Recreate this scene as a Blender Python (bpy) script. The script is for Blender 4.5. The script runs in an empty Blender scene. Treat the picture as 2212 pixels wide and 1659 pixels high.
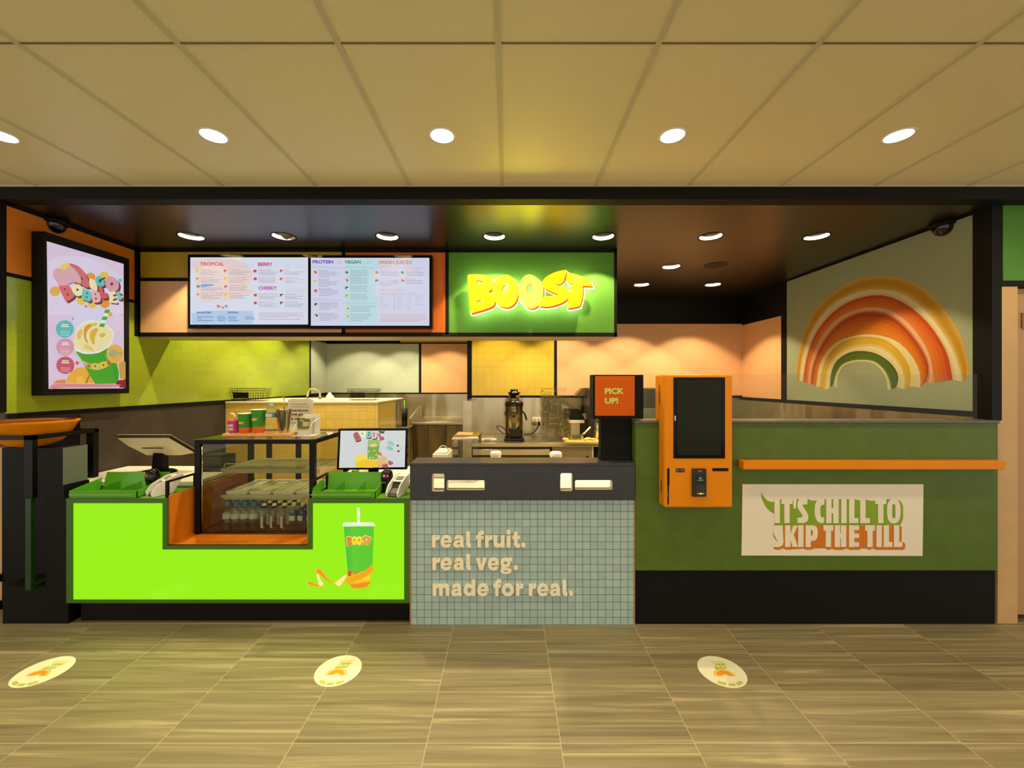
import bpy, bmesh, math, random
from mathutils import Vector, Matrix
from mathutils.geometry import tessellate_polygon

random.seed(7)
SC = bpy.context.scene
COL = SC.collection

# ---------------------------------------------------------------- camera, world, exposure
F, CX, CY, H = 870.0, 1097.0, 826.0, 1.617      # focal length in pixels, vanishing point, eye height (m)
cam_data = bpy.data.cameras.new('camera')
cam_data.sensor_width = 36.0
cam_data.lens = F / 2212 * 36.0
cam_data.shift_x = (1106 - CX) / 2212
cam_data.shift_y = -(829.5 - CY) / 2212
cam_data.clip_start = 0.02
cam = bpy.data.objects.new('camera', cam_data)
cam.location = (0, 0, H)
cam.rotation_euler = (math.pi / 2, 0, 0)
COL.objects.link(cam)
SC.camera = cam

SC.view_settings.view_transform = 'Standard'
SC.view_settings.look = 'None'
SC.view_settings.gamma = 1.0
SC.view_settings.exposure = 0.0
SC.view_settings.use_curve_mapping = False
SC.cycles.transparent_max_bounces = 40

world = bpy.data.worlds.new('mall_fill')  # even surround fill, added to brighten the shop front from the open side
SC.world = world
world.use_nodes = True
bg = world.node_tree.nodes['Background']
bg.inputs[0].default_value = (1.0, 0.93, 0.78, 1)
bg.inputs[1].default_value = 1.25

WARM = (1.0, 0.82, 0.47)
P_OUT, P_IN, P_BACK = 58.0, 88.0, 120.0

def spot(name, loc, power, size_deg, blend, parent=None, color=WARM, rot=(0, 0, 0), r=0.03):
    l = bpy.data.lights.new(name, 'SPOT')
    l.energy = power
    l.color = color
    l.spot_size = math.radians(size_deg)
    l.spot_blend = blend
    l.shadow_soft_size = r
    o = bpy.data.objects.new(name, l)
    COL.objects.link(o)
    o.rotation_euler = rot
    if parent is not None:
        o.parent = parent
        o.location = Vector(loc) - wl(parent)
    else:
        o.location = loc
    return o

# ---------------------------------------------------------------- helpers
def wl(o):
    v = Vector((0, 0, 0))
    while o is not None:
        v = v + o.location
        o = o.parent
    return v

def X(px, Y): return (px - CX) * Y / F
def Z(py, Y): return H - (py - CY) * Y / F

def lin(c):
    c = c / 255.0
    return c / 12.92 if c <= 0.04045 else ((c + 0.055) / 1.055) ** 2.4
def L(rgb): return (lin(rgb[0]), lin(rgb[1]), lin(rgb[2]), 1.0)

MATS = {}
def new_mat(name):
    m = bpy.data.materials.new(name)
    m.use_nodes = True
    n = m.node_tree.nodes
    n.clear()
    out = n.new('ShaderNodeOutputMaterial')
    b = n.new('ShaderNodeBsdfPrincipled')
    m.node_tree.links.new(b.outputs[0], out.inputs[0])
    return m, n, m.node_tree.links, b, out

def mat(name, rgb=(128, 128, 128), rough=0.5, metal=0.0, coat=0.0, var=0.05, scale=8.0, bump=0.0, spec=0.5, emit=None, estr=1.0):
    if name in MATS: return MATS[name]
    m, n, k, b, out = new_mat(name)
    b.inputs['Roughness'].default_value = rough
    b.inputs['Metallic'].default_value = metal
    b.inputs['Specular IOR Level'].default_value = spec
    b.inputs['Coat Weight'].default_value = coat
    c = L(rgb)
    tc = n.new('ShaderNodeTexCoord')
    nz = n.new('ShaderNodeTexNoise')
    nz.inputs['Scale'].default_value = scale
    nz.inputs['Detail'].default_value = 3
    k.new(tc.outputs['Object'], nz.inputs['Vector'])
    rp = n.new('ShaderNodeValToRGB')
    lo, hi = 1 - var, 1 + var
    rp.color_ramp.elements[0].color = (c[0] * lo, c[1] * lo, c[2] * lo, 1)
    rp.color_ramp.elements[1].color = (min(1, c[0] * hi), min(1, c[1] * hi), min(1, c[2] * hi), 1)
    rp.color_ramp.elements[0].position = 0.3
    rp.color_ramp.elements[1].position = 0.7
    k.new(nz.outputs['Fac'], rp.inputs[0])
    k.new(rp.outputs[0], b.inputs['Base Color'])
    if bump:
        bp = n.new('ShaderNodeBump')
        bp.inputs['Strength'].default_value = bump
        bp.inputs['Distance'].default_value = 0.002
        k.new(nz.outputs['Fac'], bp.inputs['Height'])
        k.new(bp.outputs[0], b.inputs['Normal'])
    if emit:
        b.inputs['Emission Color'].default_value = L(emit)
        b.inputs['Emission Strength'].default_value = estr
    MATS[name] = m
    return m

def tile_mat(name, axes, w, h, rgb, grout, off=(0, 0), mortar=0.003, rough=0.25, var=0.12, coat=0.3, stagger=0.0, bump=0.25):
    if name in MATS: return MATS[name]
    m, n, k, b, out = new_mat(name)
    tc = n.new('ShaderNodeTexCoord')
    sp = n.new('ShaderNodeSeparateXYZ')
    k.new(tc.outputs['Object'], sp.inputs[0])
    cb = n.new('ShaderNodeCombineXYZ')
    for i, a in enumerate(axes):
        ad = n.new('ShaderNodeMath'); ad.operation = 'SUBTRACT'
        k.new(sp.outputs['XYZ'.index(a.upper())], ad.inputs[0])
        ad.inputs[1].default_value = off[i]
        k.new(ad.outputs[0], cb.inputs[i])
    br = n.new('ShaderNodeTexBrick')
    br.offset = stagger
    br.squash = 1.0
    br.inputs['Scale'].default_value = 1.0
    br.inputs['Brick Width'].default_value = w
    br.inputs['Row Height'].default_value = h
    br.inputs['Mortar Size'].default_value = mortar / 2
    br.inputs['Mortar Smooth'].default_value = 0.1
    br.inputs['Bias'].default_value = 0.0
    c = L(rgb)
    br.inputs['Color1'].default_value = (c[0] * (1 - var), c[1] * (1 - var), c[2] * (1 - var), 1)
    br.inputs['Color2'].default_value = (min(1, c[0] * (1 + var)), min(1, c[1] * (1 + var)), min(1, c[2] * (1 + var)), 1)
    br.inputs['Mortar'].default_value = L(grout)
    k.new(cb.outputs[0], br.inputs['Vector'])
    k.new(br.outputs['Color'], b.inputs['Base Color'])
    b.inputs['Roughness'].default_value = rough
    b.inputs['Coat Weight'].default_value = coat
    b.inputs['Coat Roughness'].default_value = 0.15
    bp = n.new('ShaderNodeBump')
    bp.inputs['Strength'].default_value = bump
    bp.inputs['Distance'].default_value = 0.002
    bp.invert = True
    nz = n.new('ShaderNodeTexNoise'); nz.inputs['Scale'].default_value = 14
    k.new(tc.outputs['Object'], nz.inputs['Vector'])
    mx = n.new('ShaderNodeMath'); mx.operation = 'MULTIPLY_ADD'
    k.new(nz.outputs['Fac'], mx.inputs[0]); mx.inputs[1].default_value = 0.35
    k.new(br.outputs['Fac'], mx.inputs[2])
    k.new(mx.outputs[0], bp.inputs['Height'])
    k.new(bp.outputs[0], b.inputs['Normal'])
    MATS[name] = m
    return m

def emit_mat(rgb, k=1.0, gloss=0.12):
    key = 'glow_%d_%d_%d_%d' % (rgb[0], rgb[1], rgb[2], round(k * 100))
    if key in MATS: return MATS[key]
    m, n, kk, b, out = new_mat(key)
    b.inputs['Base Color'].default_value = (0.01, 0.01, 0.01, 1)
    b.inputs['Roughness'].default_value = gloss
    b.inputs['Specular IOR Level'].default_value = 0.3
    b.inputs['Emission Color'].default_value = L(rgb)
    b.inputs['Emission Strength'].default_value = k
    MATS[key] = m
    return m

def print_mat(rgb, rough=0.5):
    return mat('print_%d_%d_%d_%d' % (rgb[0], rgb[1], rgb[2], round(rough * 10)), rgb, rough=rough, var=0.03)

def glass_mat(name, tint=(235, 240, 235), refl=1.0, rough=0.0, base=0.02):
    """a clear sheet: see-through with a fresnel reflection"""
    if name in MATS: return MATS[name]
    m, n, k, b, out = new_mat(name)
    n.remove(b)
    tr = n.new('ShaderNodeBsdfTransparent'); tr.inputs[0].default_value = L(tint)
    gl = n.new('ShaderNodeBsdfGlossy'); gl.inputs['Roughness'].default_value = rough
    fr = n.new('ShaderNodeFresnel'); fr.inputs[0].default_value = 1.45
    ml = n.new('ShaderNodeMath'); ml.operation = 'MULTIPLY_ADD'
    k.new(fr.outputs[0], ml.inputs[0]); ml.inputs[1].default_value = refl; ml.inputs[2].default_value = base
    ml.use_clamp = True
    ge = n.new('ShaderNodeNewGeometry'); iv = n.new('ShaderNodeMath'); iv.operation = 'SUBTRACT'; iv.inputs[0].default_value = 1.0
    k.new(ge.outputs['Backfacing'], iv.inputs[1])
    m2 = n.new('ShaderNodeMath'); m2.operation = 'MULTIPLY'      # the far skin of a sheet only lets light through
    k.new(ml.outputs[0], m2.inputs[0]); k.new(iv.outputs[0], m2.inputs[1])
    mx = n.new('ShaderNodeMixShader')
    k.new(m2.outputs[0], mx.inputs[0]); k.new(tr.outputs[0], mx.inputs[1]); k.new(gl.outputs[0], mx.inputs[2])
    k.new(mx.outputs[0], out.inputs[0])
    MATS[name] = m
    return m

def steel_mat(name, rgb=(204, 194, 168), rough=0.24, axis='Z'):
    if name in MATS: return MATS[name]
    m, n, k, b, out = new_mat(name)
    b.inputs['Metallic'].default_value = 1.0
    b.inputs['Base Color'].default_value = L(rgb)
    b.inputs['Anisotropic'].default_value = 0.75
    b.inputs['Anisotropic Rotation'].default_value = 0.25
    tg = n.new('ShaderNodeTangent'); tg.direction_type = 'RADIAL'; tg.axis = 'Z'
    k.new(tg.outputs[0], b.inputs['Tangent'])
    tc = n.new('ShaderNodeTexCoord')
    b.inputs['Roughness'].default_value = rough
    n2 = n.new('ShaderNodeTexNoise'); n2.inputs['Scale'].default_value = 2.2; n2.inputs['Detail'].default_value = 1
    mp2 = n.new('ShaderNodeMapping')
    s2 = [1.6, 1.6, 1.6]; s2['XYZ'.index(axis)] = 0.25
    mp2.inputs['Scale'].default_value = s2
    k.new(tc.outputs['Object'], mp2.inputs[0]); k.new(mp2.outputs[0], n2.inputs['Vector'])
    bp = n.new('ShaderNodeBump'); bp.inputs['Strength'].default_value = 0.6; bp.inputs['Distance'].default_value = 0.05
    k.new(n2.outputs['Fac'], bp.inputs['Height']); k.new(bp.outputs[0], b.inputs['Normal'])
    MATS[name] = m
    return m

class MB:
    """collects shapes and links them as ONE mesh object"""
    def __init__(self):
        self.v, self.f, self.mi, self.sm = [], [], [], []
    def add(self, vs, fs, mi=0, smooth=False):
        o = len(self.v)
        self.v += [Vector(p) for p in vs]
        for f in fs:
            self.f.append([i + o for i in f]); self.mi.append(mi); self.sm.append(smooth)
        return self
    def box(self, x0, x1, y0, y1, z0, z1, mi=0):
        vs = [(x, y, z) for z in (z0, z1) for y in (y0, y1) for x in (x0, x1)]
        return self.add(vs, [(0, 2, 3, 1), (4, 5, 7, 6), (0, 1, 5, 4), (2, 6, 7, 3), (0, 4, 6, 2), (1, 3, 7, 5)], mi)
    def obox(self, c, size, M=None, mi=0):
        a, b_, d = size[0] / 2, size[1] / 2, size[2] / 2
        vs = []
        for z in (-d, d):
            for y in (-b_, b_):
                for x in (-a, a):
                    p = Vector((x, y, z))
                    if M is not None: p = M @ p
                    vs.append(p + Vector(c))
        return self.add(vs, [(0, 2, 3, 1), (4, 5, 7, 6), (0, 1, 5, 4), (2, 6, 7, 3), (0, 4, 6, 2), (1, 3, 7, 5)], mi)
    def hexa(self, bottom, top, mi=0):
        """bottom, top: four points each, same order"""
        return self.add(list(bottom) + list(top), [(3, 2, 1, 0), (4, 5, 6, 7), (0, 1, 5, 4), (1, 2, 6, 5), (2, 3, 7, 6), (3, 0, 4, 7)], mi)
    def cyl(self, p0, p1, r0, r1=None, n=24, caps=True, mi=0, smooth=True):
        p0, p1 = Vector(p0), Vector(p1)
        if r1 is None: r1 = r0
        d = (p1 - p0).normalized()
        a = d.orthogonal().normalized(); b_ = d.cross(a)
        vs = []
        for p, r in ((p0, r0), (p1, r1)):
            for i in range(n):
                t = 2 * math.pi * i / n
                vs.append(p + a * (r * math.cos(t)) + b_ * (r * math.sin(t)))
        self.add(vs, [(i, (i + 1) % n, n + (i + 1) % n, n + i) for i in range(n)], mi, smooth)
        if caps:
            self.add(vs[:n], [tuple(range(n))[::-1]], mi); self.add(vs[n:], [tuple(range(n))], mi)
        return self
    def lathe(self, prof, c=(0, 0, 0), n=28, mi=0, smooth=True, cap0=False, cap1=False):
        c = Vector(c); vs = []
        for r, z in prof:
            for i in range(n):
                t = 2 * math.pi * i / n
                vs.append(c + Vector((r * math.cos(t), r * math.sin(t), z)))
        fs = []
        for j in range(len(prof) - 1):
            for i in range(n):
                a = j * n + i; b_ = j * n + (i + 1) % n
                fs.append((a, b_, b_ + n, a + n))
        self.add(vs, fs, mi, smooth)
        if cap0: self.add(vs[:n], [tuple(range(n))[::-1]], mi)
        if cap1: self.add(vs[-n:], [tuple(range(n))], mi)
        return self
    def tube(self, path, r, n=8, mi=0):
        path = [Vector(p) for p in path]
        vs = []; prev = None
        for i, p in enumerate(path):
            d = (path[min(i + 1, len(path) - 1)] - path[max(i - 1, 0)]).normalized()
            a = d.orthogonal().normalized() if prev is None else (prev - d * prev.dot(d)).normalized()
            prev = a; b_ = d.cross(a)
            rr = r[i] if isinstance(r, (list, tuple)) else r
            for j in range(n):
                t = 2 * math.pi * j / n
                vs.append(p + a * (rr * math.cos(t)) + b_ * (rr * math.sin(t)))
        fs = []
        for i in range(len(path) - 1):
            for j in range(n):
                fs.append((i * n + j, i * n + (j + 1) % n, (i + 1) * n + (j + 1) % n, (i + 1) * n + j))
        self.add(vs, fs, mi, True)
        self.add(vs[:n], [tuple(range(n))[::-1]], mi); self.add(vs[-n:], [tuple(range(n))], mi)
        return self
    def prism(self, loops, fmap, d0, d1, mi=0, caps=(True, True)):
        """loops: outline then holes, as 2D points; fmap(u, v, d) -> 3D"""
        flat = [p for lp in loops for p in lp]
        tris = tessellate_polygon([[Vector((p[0], p[1], 0)) for p in lp] for lp in loops])
        a = [fmap(p[0], p[1], d0) for p in flat]; b_ = [fmap(p[0], p[1], d1) for p in flat]
        if caps[0]: self.add(a, [tuple(t) for t in tris], mi)
        if caps[1]: self.add(b_, [tuple(t)[::-1] for t in tris], mi)
        if d0 != d1:
            o = 0
            for lp in loops:
                n = len(lp)
                vs = [fmap(p[0], p[1], d0) for p in lp] + [fmap(p[0], p[1], d1) for p in lp]
                self.add(vs, [(i, (i + 1) % n, n + (i + 1) % n, n + i) for i in range(n)], mi)
        return self
    def build(self, name, mats, parent=None, bevel=0.0, fix=True, local=False):
        me = bpy.data.meshes.new(name)
        off = Vector((0, 0, 0)) if (parent is None or local) else wl(parent)
        me.from_pydata([p - off for p in self.v], [], self.f)
        if not isinstance(mats, (list, tuple)): mats = [mats]
        for m in mats: me.materials.append(m)
        me.polygons.foreach_set('material_index', self.mi)
        me.polygons.foreach_set('use_smooth', self.sm)
        if fix:
            bm = bmesh.new(); bm.from_mesh(me)
            bmesh.ops.remove_doubles(bm, verts=bm.verts, dist=1e-6)
            bmesh.ops.recalc_face_normals(bm, faces=bm.faces)
            bm.to_mesh(me); bm.free()
        me.update()
        o = bpy.data.objects.new(name, me)
        COL.objects.link(o)
        if parent is not None: o.parent = parent
        if bevel:
            md = o.modifiers.new('edge', 'BEVEL')
            md.width = bevel; md.segments = 2; md.limit_method = 'ANGLE'; md.angle_limit = math.radians(50)
        return o

def tag(o, label, cat, group=None, kind=None):
    o['label'] = label; o['category'] = cat
    if group: o['group'] = group
    if kind: o['kind'] = kind
    return o

def thing(name, label, cat, loc, group=None):
    o = bpy.data.objects.new(name, None)
    o.empty_display_size = 0.05
    o.location = loc
    COL.objects.link(o)
    return tag(o, label, cat, group)

def solo(mb, name, mats, label, cat, group=None, bevel=0.0, fix=True):
    """a thing that is one mesh, its origin at the middle of its base"""
    xs = [p.x for p in mb.v]; ys = [p.y for p in mb.v]; zs = [p.z for p in mb.v]
    c = Vector(((min(xs) + max(xs)) / 2, (min(ys) + max(ys)) / 2, min(zs)))
    mb.v = [p - c for p in mb.v]
    o = mb.build(name, mats, None, bevel, fix)
    o.location = c
    return tag(o, label, cat, group)

def struct(mb, name, mats, bevel=0.0, parent=None, fix=True):
    o = mb.build(name, mats, parent, bevel, fix)
    o['kind'] = 'structure'
    return o

def dup(root, loc, label=None, group=None):
    r = root.copy(); COL.objects.link(r); r.location = loc
    if label: r['label'] = label
    if group: r['group'] = group
    for ch in list(root.children):
        c = ch.copy(); COL.objects.link(c); c.parent = r
        for g in list(ch.children):
            d = g.copy(); COL.objects.link(d); d.parent = c
    return r

def arc(cx, cy, rx, ry, a0, a1, n=24):
    return [(cx + rx * math.cos(math.radians(a0 + (a1 - a0) * i / n)), cy + ry * math.sin(math.radians(a0 + (a1 - a0) * i / n))) for i in range(n + 1)]
def ell(cx, cy, rx, ry, n=32, rot=0.0):
    c, s = math.cos(math.radians(rot)), math.sin(math.radians(rot)); out = []
    for i in range(n):
        t = 2 * math.pi * i / n
        x, y = rx * math.cos(t), ry * math.sin(t)
        out.append((cx + x * c - y * s, cy + x * s + y * c))
    return out
def rrect(x0, y0, x1, y1, r, n=5):
    o = []
    for cx, cy, a in ((x1 - r, y1 - r, 0), (x0 + r, y1 - r, 90), (x0 + r, y0 + r, 180), (x1 - r, y0 + r, 270)):
        o += arc(cx, cy, r, r, a, a + 90, n)
    return o
def smooth(pts, n=4, closed=False):
    """Catmull-Rom through the points"""
    out = []; m = len(pts)
    rng = range(m) if closed else range(m - 1)
    for i in rng:
        g = (lambda j: pts[j % m]) if closed else (lambda j: pts[max(0, min(m - 1, j))])
        p0, p1, p2, p3 = g(i - 1), g(i), g(i + 1), g(i + 2)
        for s in range(n):
            t = s / n
            out.append(tuple(0.5 * (2 * p1[d] + (p2[d] - p0[d]) * t + (2 * p0[d] - 5 * p1[d] + 4 * p2[d] - p3[d]) * t * t + (3 * p1[d] - p0[d] - 3 * p2[d] + p3[d]) * t ** 3) for d in (0, 1)))
    if not closed: out.append(pts[-1])
    return out

GLYPHS = {}
def glyphs(body, bold=0.0, extrude=0.0, bevel=0.0):
    key = (body, bold, extrude, bevel)
    if key in GLYPHS: return GLYPHS[key]
    cu = bpy.data.curves.new('t', 'FONT')
    cu.body = body; cu.size = 1.0; cu.offset = bold; cu.extrude = extrude; cu.bevel_depth = bevel
    cu.resolution_u = 4
    o = bpy.data.objects.new('t', cu); COL.objects.link(o)
    dg = bpy.context.evaluated_depsgraph_get(); dg.update()
    me = bpy.data.meshes.new_from_object(o.evaluated_get(dg))
    vs = [tuple(v.co) for v in me.vertices]; fs = [tuple(p.vertices) for p in me.polygons]
    bpy.data.objects.remove(o); bpy.data.curves.remove(cu); bpy.data.meshes.remove(me)
    GLYPHS[key] = (vs, fs)
    return GLYPHS[key]
def cap_height(bold):
    vs, _ = glyphs('H', bold)
    return max(v[1] for v in vs), min(v[1] for v in vs)

class Canvas:
    """flat graphics on one face: layers a hair's breadth apart, all in one mesh"""
    def __init__(self, fmap, mode='print', k=1.0, step=0.0003, rough=0.5, dim=1.0):
        self.dim = dim
        self.mb = MB(); self.fmap = fmap; self.mode = mode; self.k = k; self.step = step; self.rough = rough
        self.mats = []; self.layer = 0; self.hair = 0.0
    def m(self, rgb):
        rgb = tuple(int(v * self.dim) for v in rgb)
        mt = emit_mat(rgb, self.k) if self.mode == 'emit' else print_mat(rgb, self.rough)
        if mt not in self.mats: self.mats.append(mt)
        return self.mats.index(mt)
    def up(self, n=1): self.layer += n; return self
    def P(self, u, v): return self.fmap(u, v, self.layer * self.step + self.hair)
    def poly(self, pts, rgb, holes=()):
        if self.mode == 'print': self.hair += 1e-5
        loops = [list(pts)] + [list(h) for h in holes]
        tris = tessellate_polygon([[Vector((p[0], p[1], 0)) for p in lp] for lp in loops])
        flat = [p for lp in loops for p in lp]
        self.mb.add([self.P(*p) for p in flat], [tuple(t) for t in tris], self.m(rgb)); return self
    def rect(self, x0, y0, x1, y1, rgb): return self.poly([(x0, y0), (x1, y0), (x1, y1), (x0, y1)], rgb)
    def ellipse(self, cx, cy, rx, ry, rgb, rot=0, n=28): return self.poly(ell(cx, cy, rx, ry, n, rot), rgb)
    def strip(self, A, B, rgb):
        n = len(A)
        self.mb.add([self.P(*p) for p in A] + [self.P(*p) for p in B], [(i, i + 1, n + i + 1, n + i) for i in range(n - 1)], self.m(rgb)); return self
    def band(self, A, B, cols, n=24):
        A, B = resample(smooth(A, 5), n), resample(smooth(B, 5), n)
        k = len(cols)
        for i, c in enumerate(cols):
            f0, f1 = i / k, (i + 1) / k
            mixp = lambda f: [(a[0] + (b[0] - a[0]) * f, a[1] + (b[1] - a[1]) * f) for a, b in zip(A, B)]
            self.strip(mixp(f0), mixp(f1), c)
        return self
    def stroke(self, path, w, rgb, round_ends=False):
        """a line of width w as one strip, mitred at its bends"""
        if self.mode == 'print': self.hair += 3e-5
        p = [path[0]] + [q for a, q in zip(path, path[1:]) if math.hypot(q[0] - a[0], q[1] - a[1]) > 1e-4]
        A, B = [], []
        for i, (x, y) in enumerate(p):
            ns = []
            for a, b in ((i - 1, i), (i, i + 1)):
                if a < 0 or b >= len(p): continue
                dx, dy = p[b][0] - p[a][0], p[b][1] - p[a][1]; d = math.hypot(dx, dy)
                ns.append((-dy / d, dx / d))
            nx, ny = sum(q[0] for q in ns) / len(ns), sum(q[1] for q in ns) / len(ns)
            l2 = max(0.35, nx * nx + ny * ny)
            A.append((x + nx / l2 * w / 2, y + ny / l2 * w / 2)); B.append((x - nx / l2 * w / 2, y - ny / l2 * w / 2))
        self.strip(A, B, rgb)
        if round_ends:
            if self.mode == 'print': self.hair += 3e-5
            for q in (p[0], p[-1]): self.ellipse(q[0], q[1], w / 2, w / 2, rgb, n=12)
        return self
    def text(self, body, x0, base, width, cap, rgb, bold=0.0, rot=0.0, shear=0.0):
        """left edge, baseline, width and capital height in canvas units (v runs down)"""
        vs, fs = glyphs(body, bold)
        hi, lo = cap_height(bold)
        mx0 = min(v[0] for v in vs); mx1 = max(v[0] for v in vs)
        sy = cap / (hi - lo); sx = sy if width is None else width / (mx1 - mx0)
        c, s = math.cos(math.radians(rot)), math.sin(math.radians(rot))
        out = []
        for v in vs:
            u = (v[0] - mx0) * sx; w = (v[1] - lo) * sy
            u += w * shear
            out.append(self.P(x0 + u * c + w * s, base + u * s - w * c))
        self.mb.add(out, fs, self.m(rgb)); return self
    def build(self, name, parent=None, local=False):
        return self.mb.build(name, self.mats, parent, fix=False, local=local)

def resample(p, n):
    d = [0]
    for a, b in zip(p, p[1:]): d.append(d[-1] + math.hypot(b[0] - a[0], b[1] - a[1]))
    out = []; j = 0
    for i in range(n):
        t = d[-1] * i / (n - 1)
        while j < len(d) - 2 and d[j + 1] < t: j += 1
        f = (t - d[j]) / max(1e-9, d[j + 1] - d[j])
        out.append((p[j][0] + (p[j + 1][0] - p[j][0]) * f, p[j][1] + (p[j + 1][1] - p[j][1]) * f))
    return out

def front(Y):
    """plane facing the concourse at depth Y, measured along the sight lines to it"""
    return lambda u, v, d: Vector((X(u, Y), Y - d, Z(v, Y)))
def side(Xw, sgn):
    """plane x = Xw of a side wall; d grows into the room"""
    def f(u, v, d):
        Y = Xw * F / (u - CX)
        return Vector((Xw + sgn * d, Y, Z(v, Y)))
    return f

# ---------------------------------------------------------------- shared materials
BLACK = mat('black_laminate', (9, 8, 8), rough=0.6, var=0.1, spec=0.2)
BLACK_GLOSS = mat('black_gloss', (8, 7, 7), rough=0.12, var=0.05, spec=0.14)
BLACK_METAL = mat('black_powder_coat', (10, 9, 9), rough=0.45, var=0.1, spec=0.2)
CHARCOAL = mat('charcoal_stone', (52, 54, 62), rough=0.32, var=0.08, scale=30)
GREEN = mat('green_board', (84, 122, 22), rough=0.5, var=0.1, scale=14)
GREEN_TRAY = mat('green_acrylic', (86, 160, 30), rough=0.25, var=0.03)
ORANGE = mat('orange_coat', (236, 140, 2), rough=0.4, var=0.03, spec=0.2)
ORANGE_PANEL = mat('orange_laminate', (218, 122, 8), rough=0.5, var=0.05)
PEACH = mat('peach_laminate', (232, 176, 128), rough=0.5, var=0.03)
YELLOW_PANEL = mat('mustard_laminate', (190, 160, 36), rough=0.5, var=0.05)
WHITE = mat('white_laminate', (238, 232, 222), rough=0.35, var=0.02)
WHITE_PLASTIC = mat('white_plastic', (232, 228, 220), rough=0.35, var=0.02)
CREAM = mat('cream_board', (226, 214, 192), rough=0.5, var=0.03)
PALE_GREEN = mat('pale_sage_laminate', (182, 192, 178), rough=0.5, var=0.03)
BEIGE = mat('beige_paint', (208, 168, 118), rough=0.6, var=0.04)
STEEL = steel_mat('brushed_steel')
STEEL_H = steel_mat('brushed_steel_sideways', axis='X')
CHROME = mat('chrome', (220, 216, 205), rough=0.08, metal=1.0, var=0.02)
GLASS = glass_mat('clear_glass', tint=(248, 250, 248), refl=0.4, base=0.0)
CASE_GLASS = glass_mat('case_glass', tint=(238, 240, 230), base=0.02)
PLASTIC_CLEAR = glass_mat('clear_plastic', tint=(251, 252, 252), base=0.03, refl=1.5, rough=0.03)
ACRYLIC = glass_mat('clear_acrylic', tint=(222, 238, 205), base=0.05)
# ================================================================ THE SETTING
def floor_mat():
    m, n, k, b, out = new_mat('stone_vein_tiles')
    tc = n.new('ShaderNodeTexCoord'); sp = n.new('ShaderNodeSeparateXYZ'); k.new(tc.outputs['Object'], sp.inputs[0])
    def M(op, a, bb=None, c=None):
        x = n.new('ShaderNodeMath'); x.operation = op
        for i, q in enumerate((a, bb, c)):
            if q is None: continue
            if isinstance(q, (int, float)): x.inputs[i].default_value = q
            else: k.new(q, x.inputs[i])
        return x.outputs[0]
    W_, D_, X0, Y0 = 0.6, 0.3, 0.237, 2.405
    u = M('DIVIDE', M('SUBTRACT', sp.outputs[0], X0), W_); v = M('DIVIDE', M('SUBTRACT', sp.outputs[1], Y0), D_)
    iu, iv = M('FLOOR', u), M('FLOOR', v); fu, fv = M('SUBTRACT', u, iu), M('SUBTRACT', v, iv)
    cb = n.new('ShaderNodeCombineXYZ'); k.new(iu, cb.inputs[0]); k.new(iv, cb.inputs[1])
    wn = n.new('ShaderNodeTexWhiteNoise'); wn.noise_dimensions = '2D'; k.new(cb.outputs[0], wn.inputs[0])
    # veins run across the shop front, each tile from its own part of the stone
    vc = n.new('ShaderNodeCombineXYZ')
    k.new(M('MULTIPLY_ADD', wn.outputs['Value'], 37.0, M('MULTIPLY', sp.outputs[0], 0.7)), vc.inputs[0])
    k.new(M('MULTIPLY', sp.outputs[1], 25.0), vc.inputs[1])
    k.new(M('MULTIPLY', wn.outputs['Value'], 9.0), vc.inputs[2])
    nz = n.new('ShaderNodeTexNoise'); nz.inputs['Scale'].default_value = 1.0; nz.inputs['Detail'].default_value = 5; nz.inputs['Roughness'].default_value = 0.6
    nz.inputs['Distortion'].default_value = 1.0
    k.new(vc.outputs[0], nz.inputs['Vector'])
    rp = n.new('ShaderNodeValToRGB'); e = rp.color_ramp.elements
    e[0].position, e[0].color = 0.25, L((104, 95, 74)); e[1].position, e[1].color = 0.72, L((182, 168, 134))
    x = e.new(0.44); x.color = L((132, 121, 93)); x = e.new(0.56); x.color = L((144, 132, 102))
    k.new(nz.outputs['Fac'], rp.inputs[0])
    # joints
    g = 0.003
    ju = M('LESS_THAN', M('MULTIPLY', M('MINIMUM', fu, M('SUBTRACT', 1.0, fu)), W_), g / 2)
    jv = M('LESS_THAN', M('MULTIPLY', M('MINIMUM', fv, M('SUBTRACT', 1.0, fv)), D_), g / 2)
    j = M('MAXIMUM', ju, jv)
    mx = n.new('ShaderNodeMix'); mx.data_type = 'RGBA'
    k.new(j, mx.inputs[0]); k.new(rp.outputs[0], mx.inputs[6]); mx.inputs[7].default_value = L((190, 176, 140))
    hs = n.new('ShaderNodeHueSaturation'); k.new(mx.outputs[2], hs.inputs['Color'])
    k.new(M('MULTIPLY_ADD', wn.outputs['Value'], 0.16, 0.92), hs.inputs['Value'])
    k.new(hs.outputs[0], b.inputs['Base Color'])
    b.inputs['Roughness'].default_value = 0.42
    b.inputs['Specular IOR Level'].default_value = 0.4
    bp = n.new('ShaderNodeBump'); bp.inputs['Strength'].default_value = 0.15; bp.inputs['Distance'].default_value = 0.002
    k.new(M('SUBTRACT', nz.outputs['Fac'], j), bp.inputs['Height']); k.new(bp.outputs[0], b.inputs['Normal'])
    return m

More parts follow.
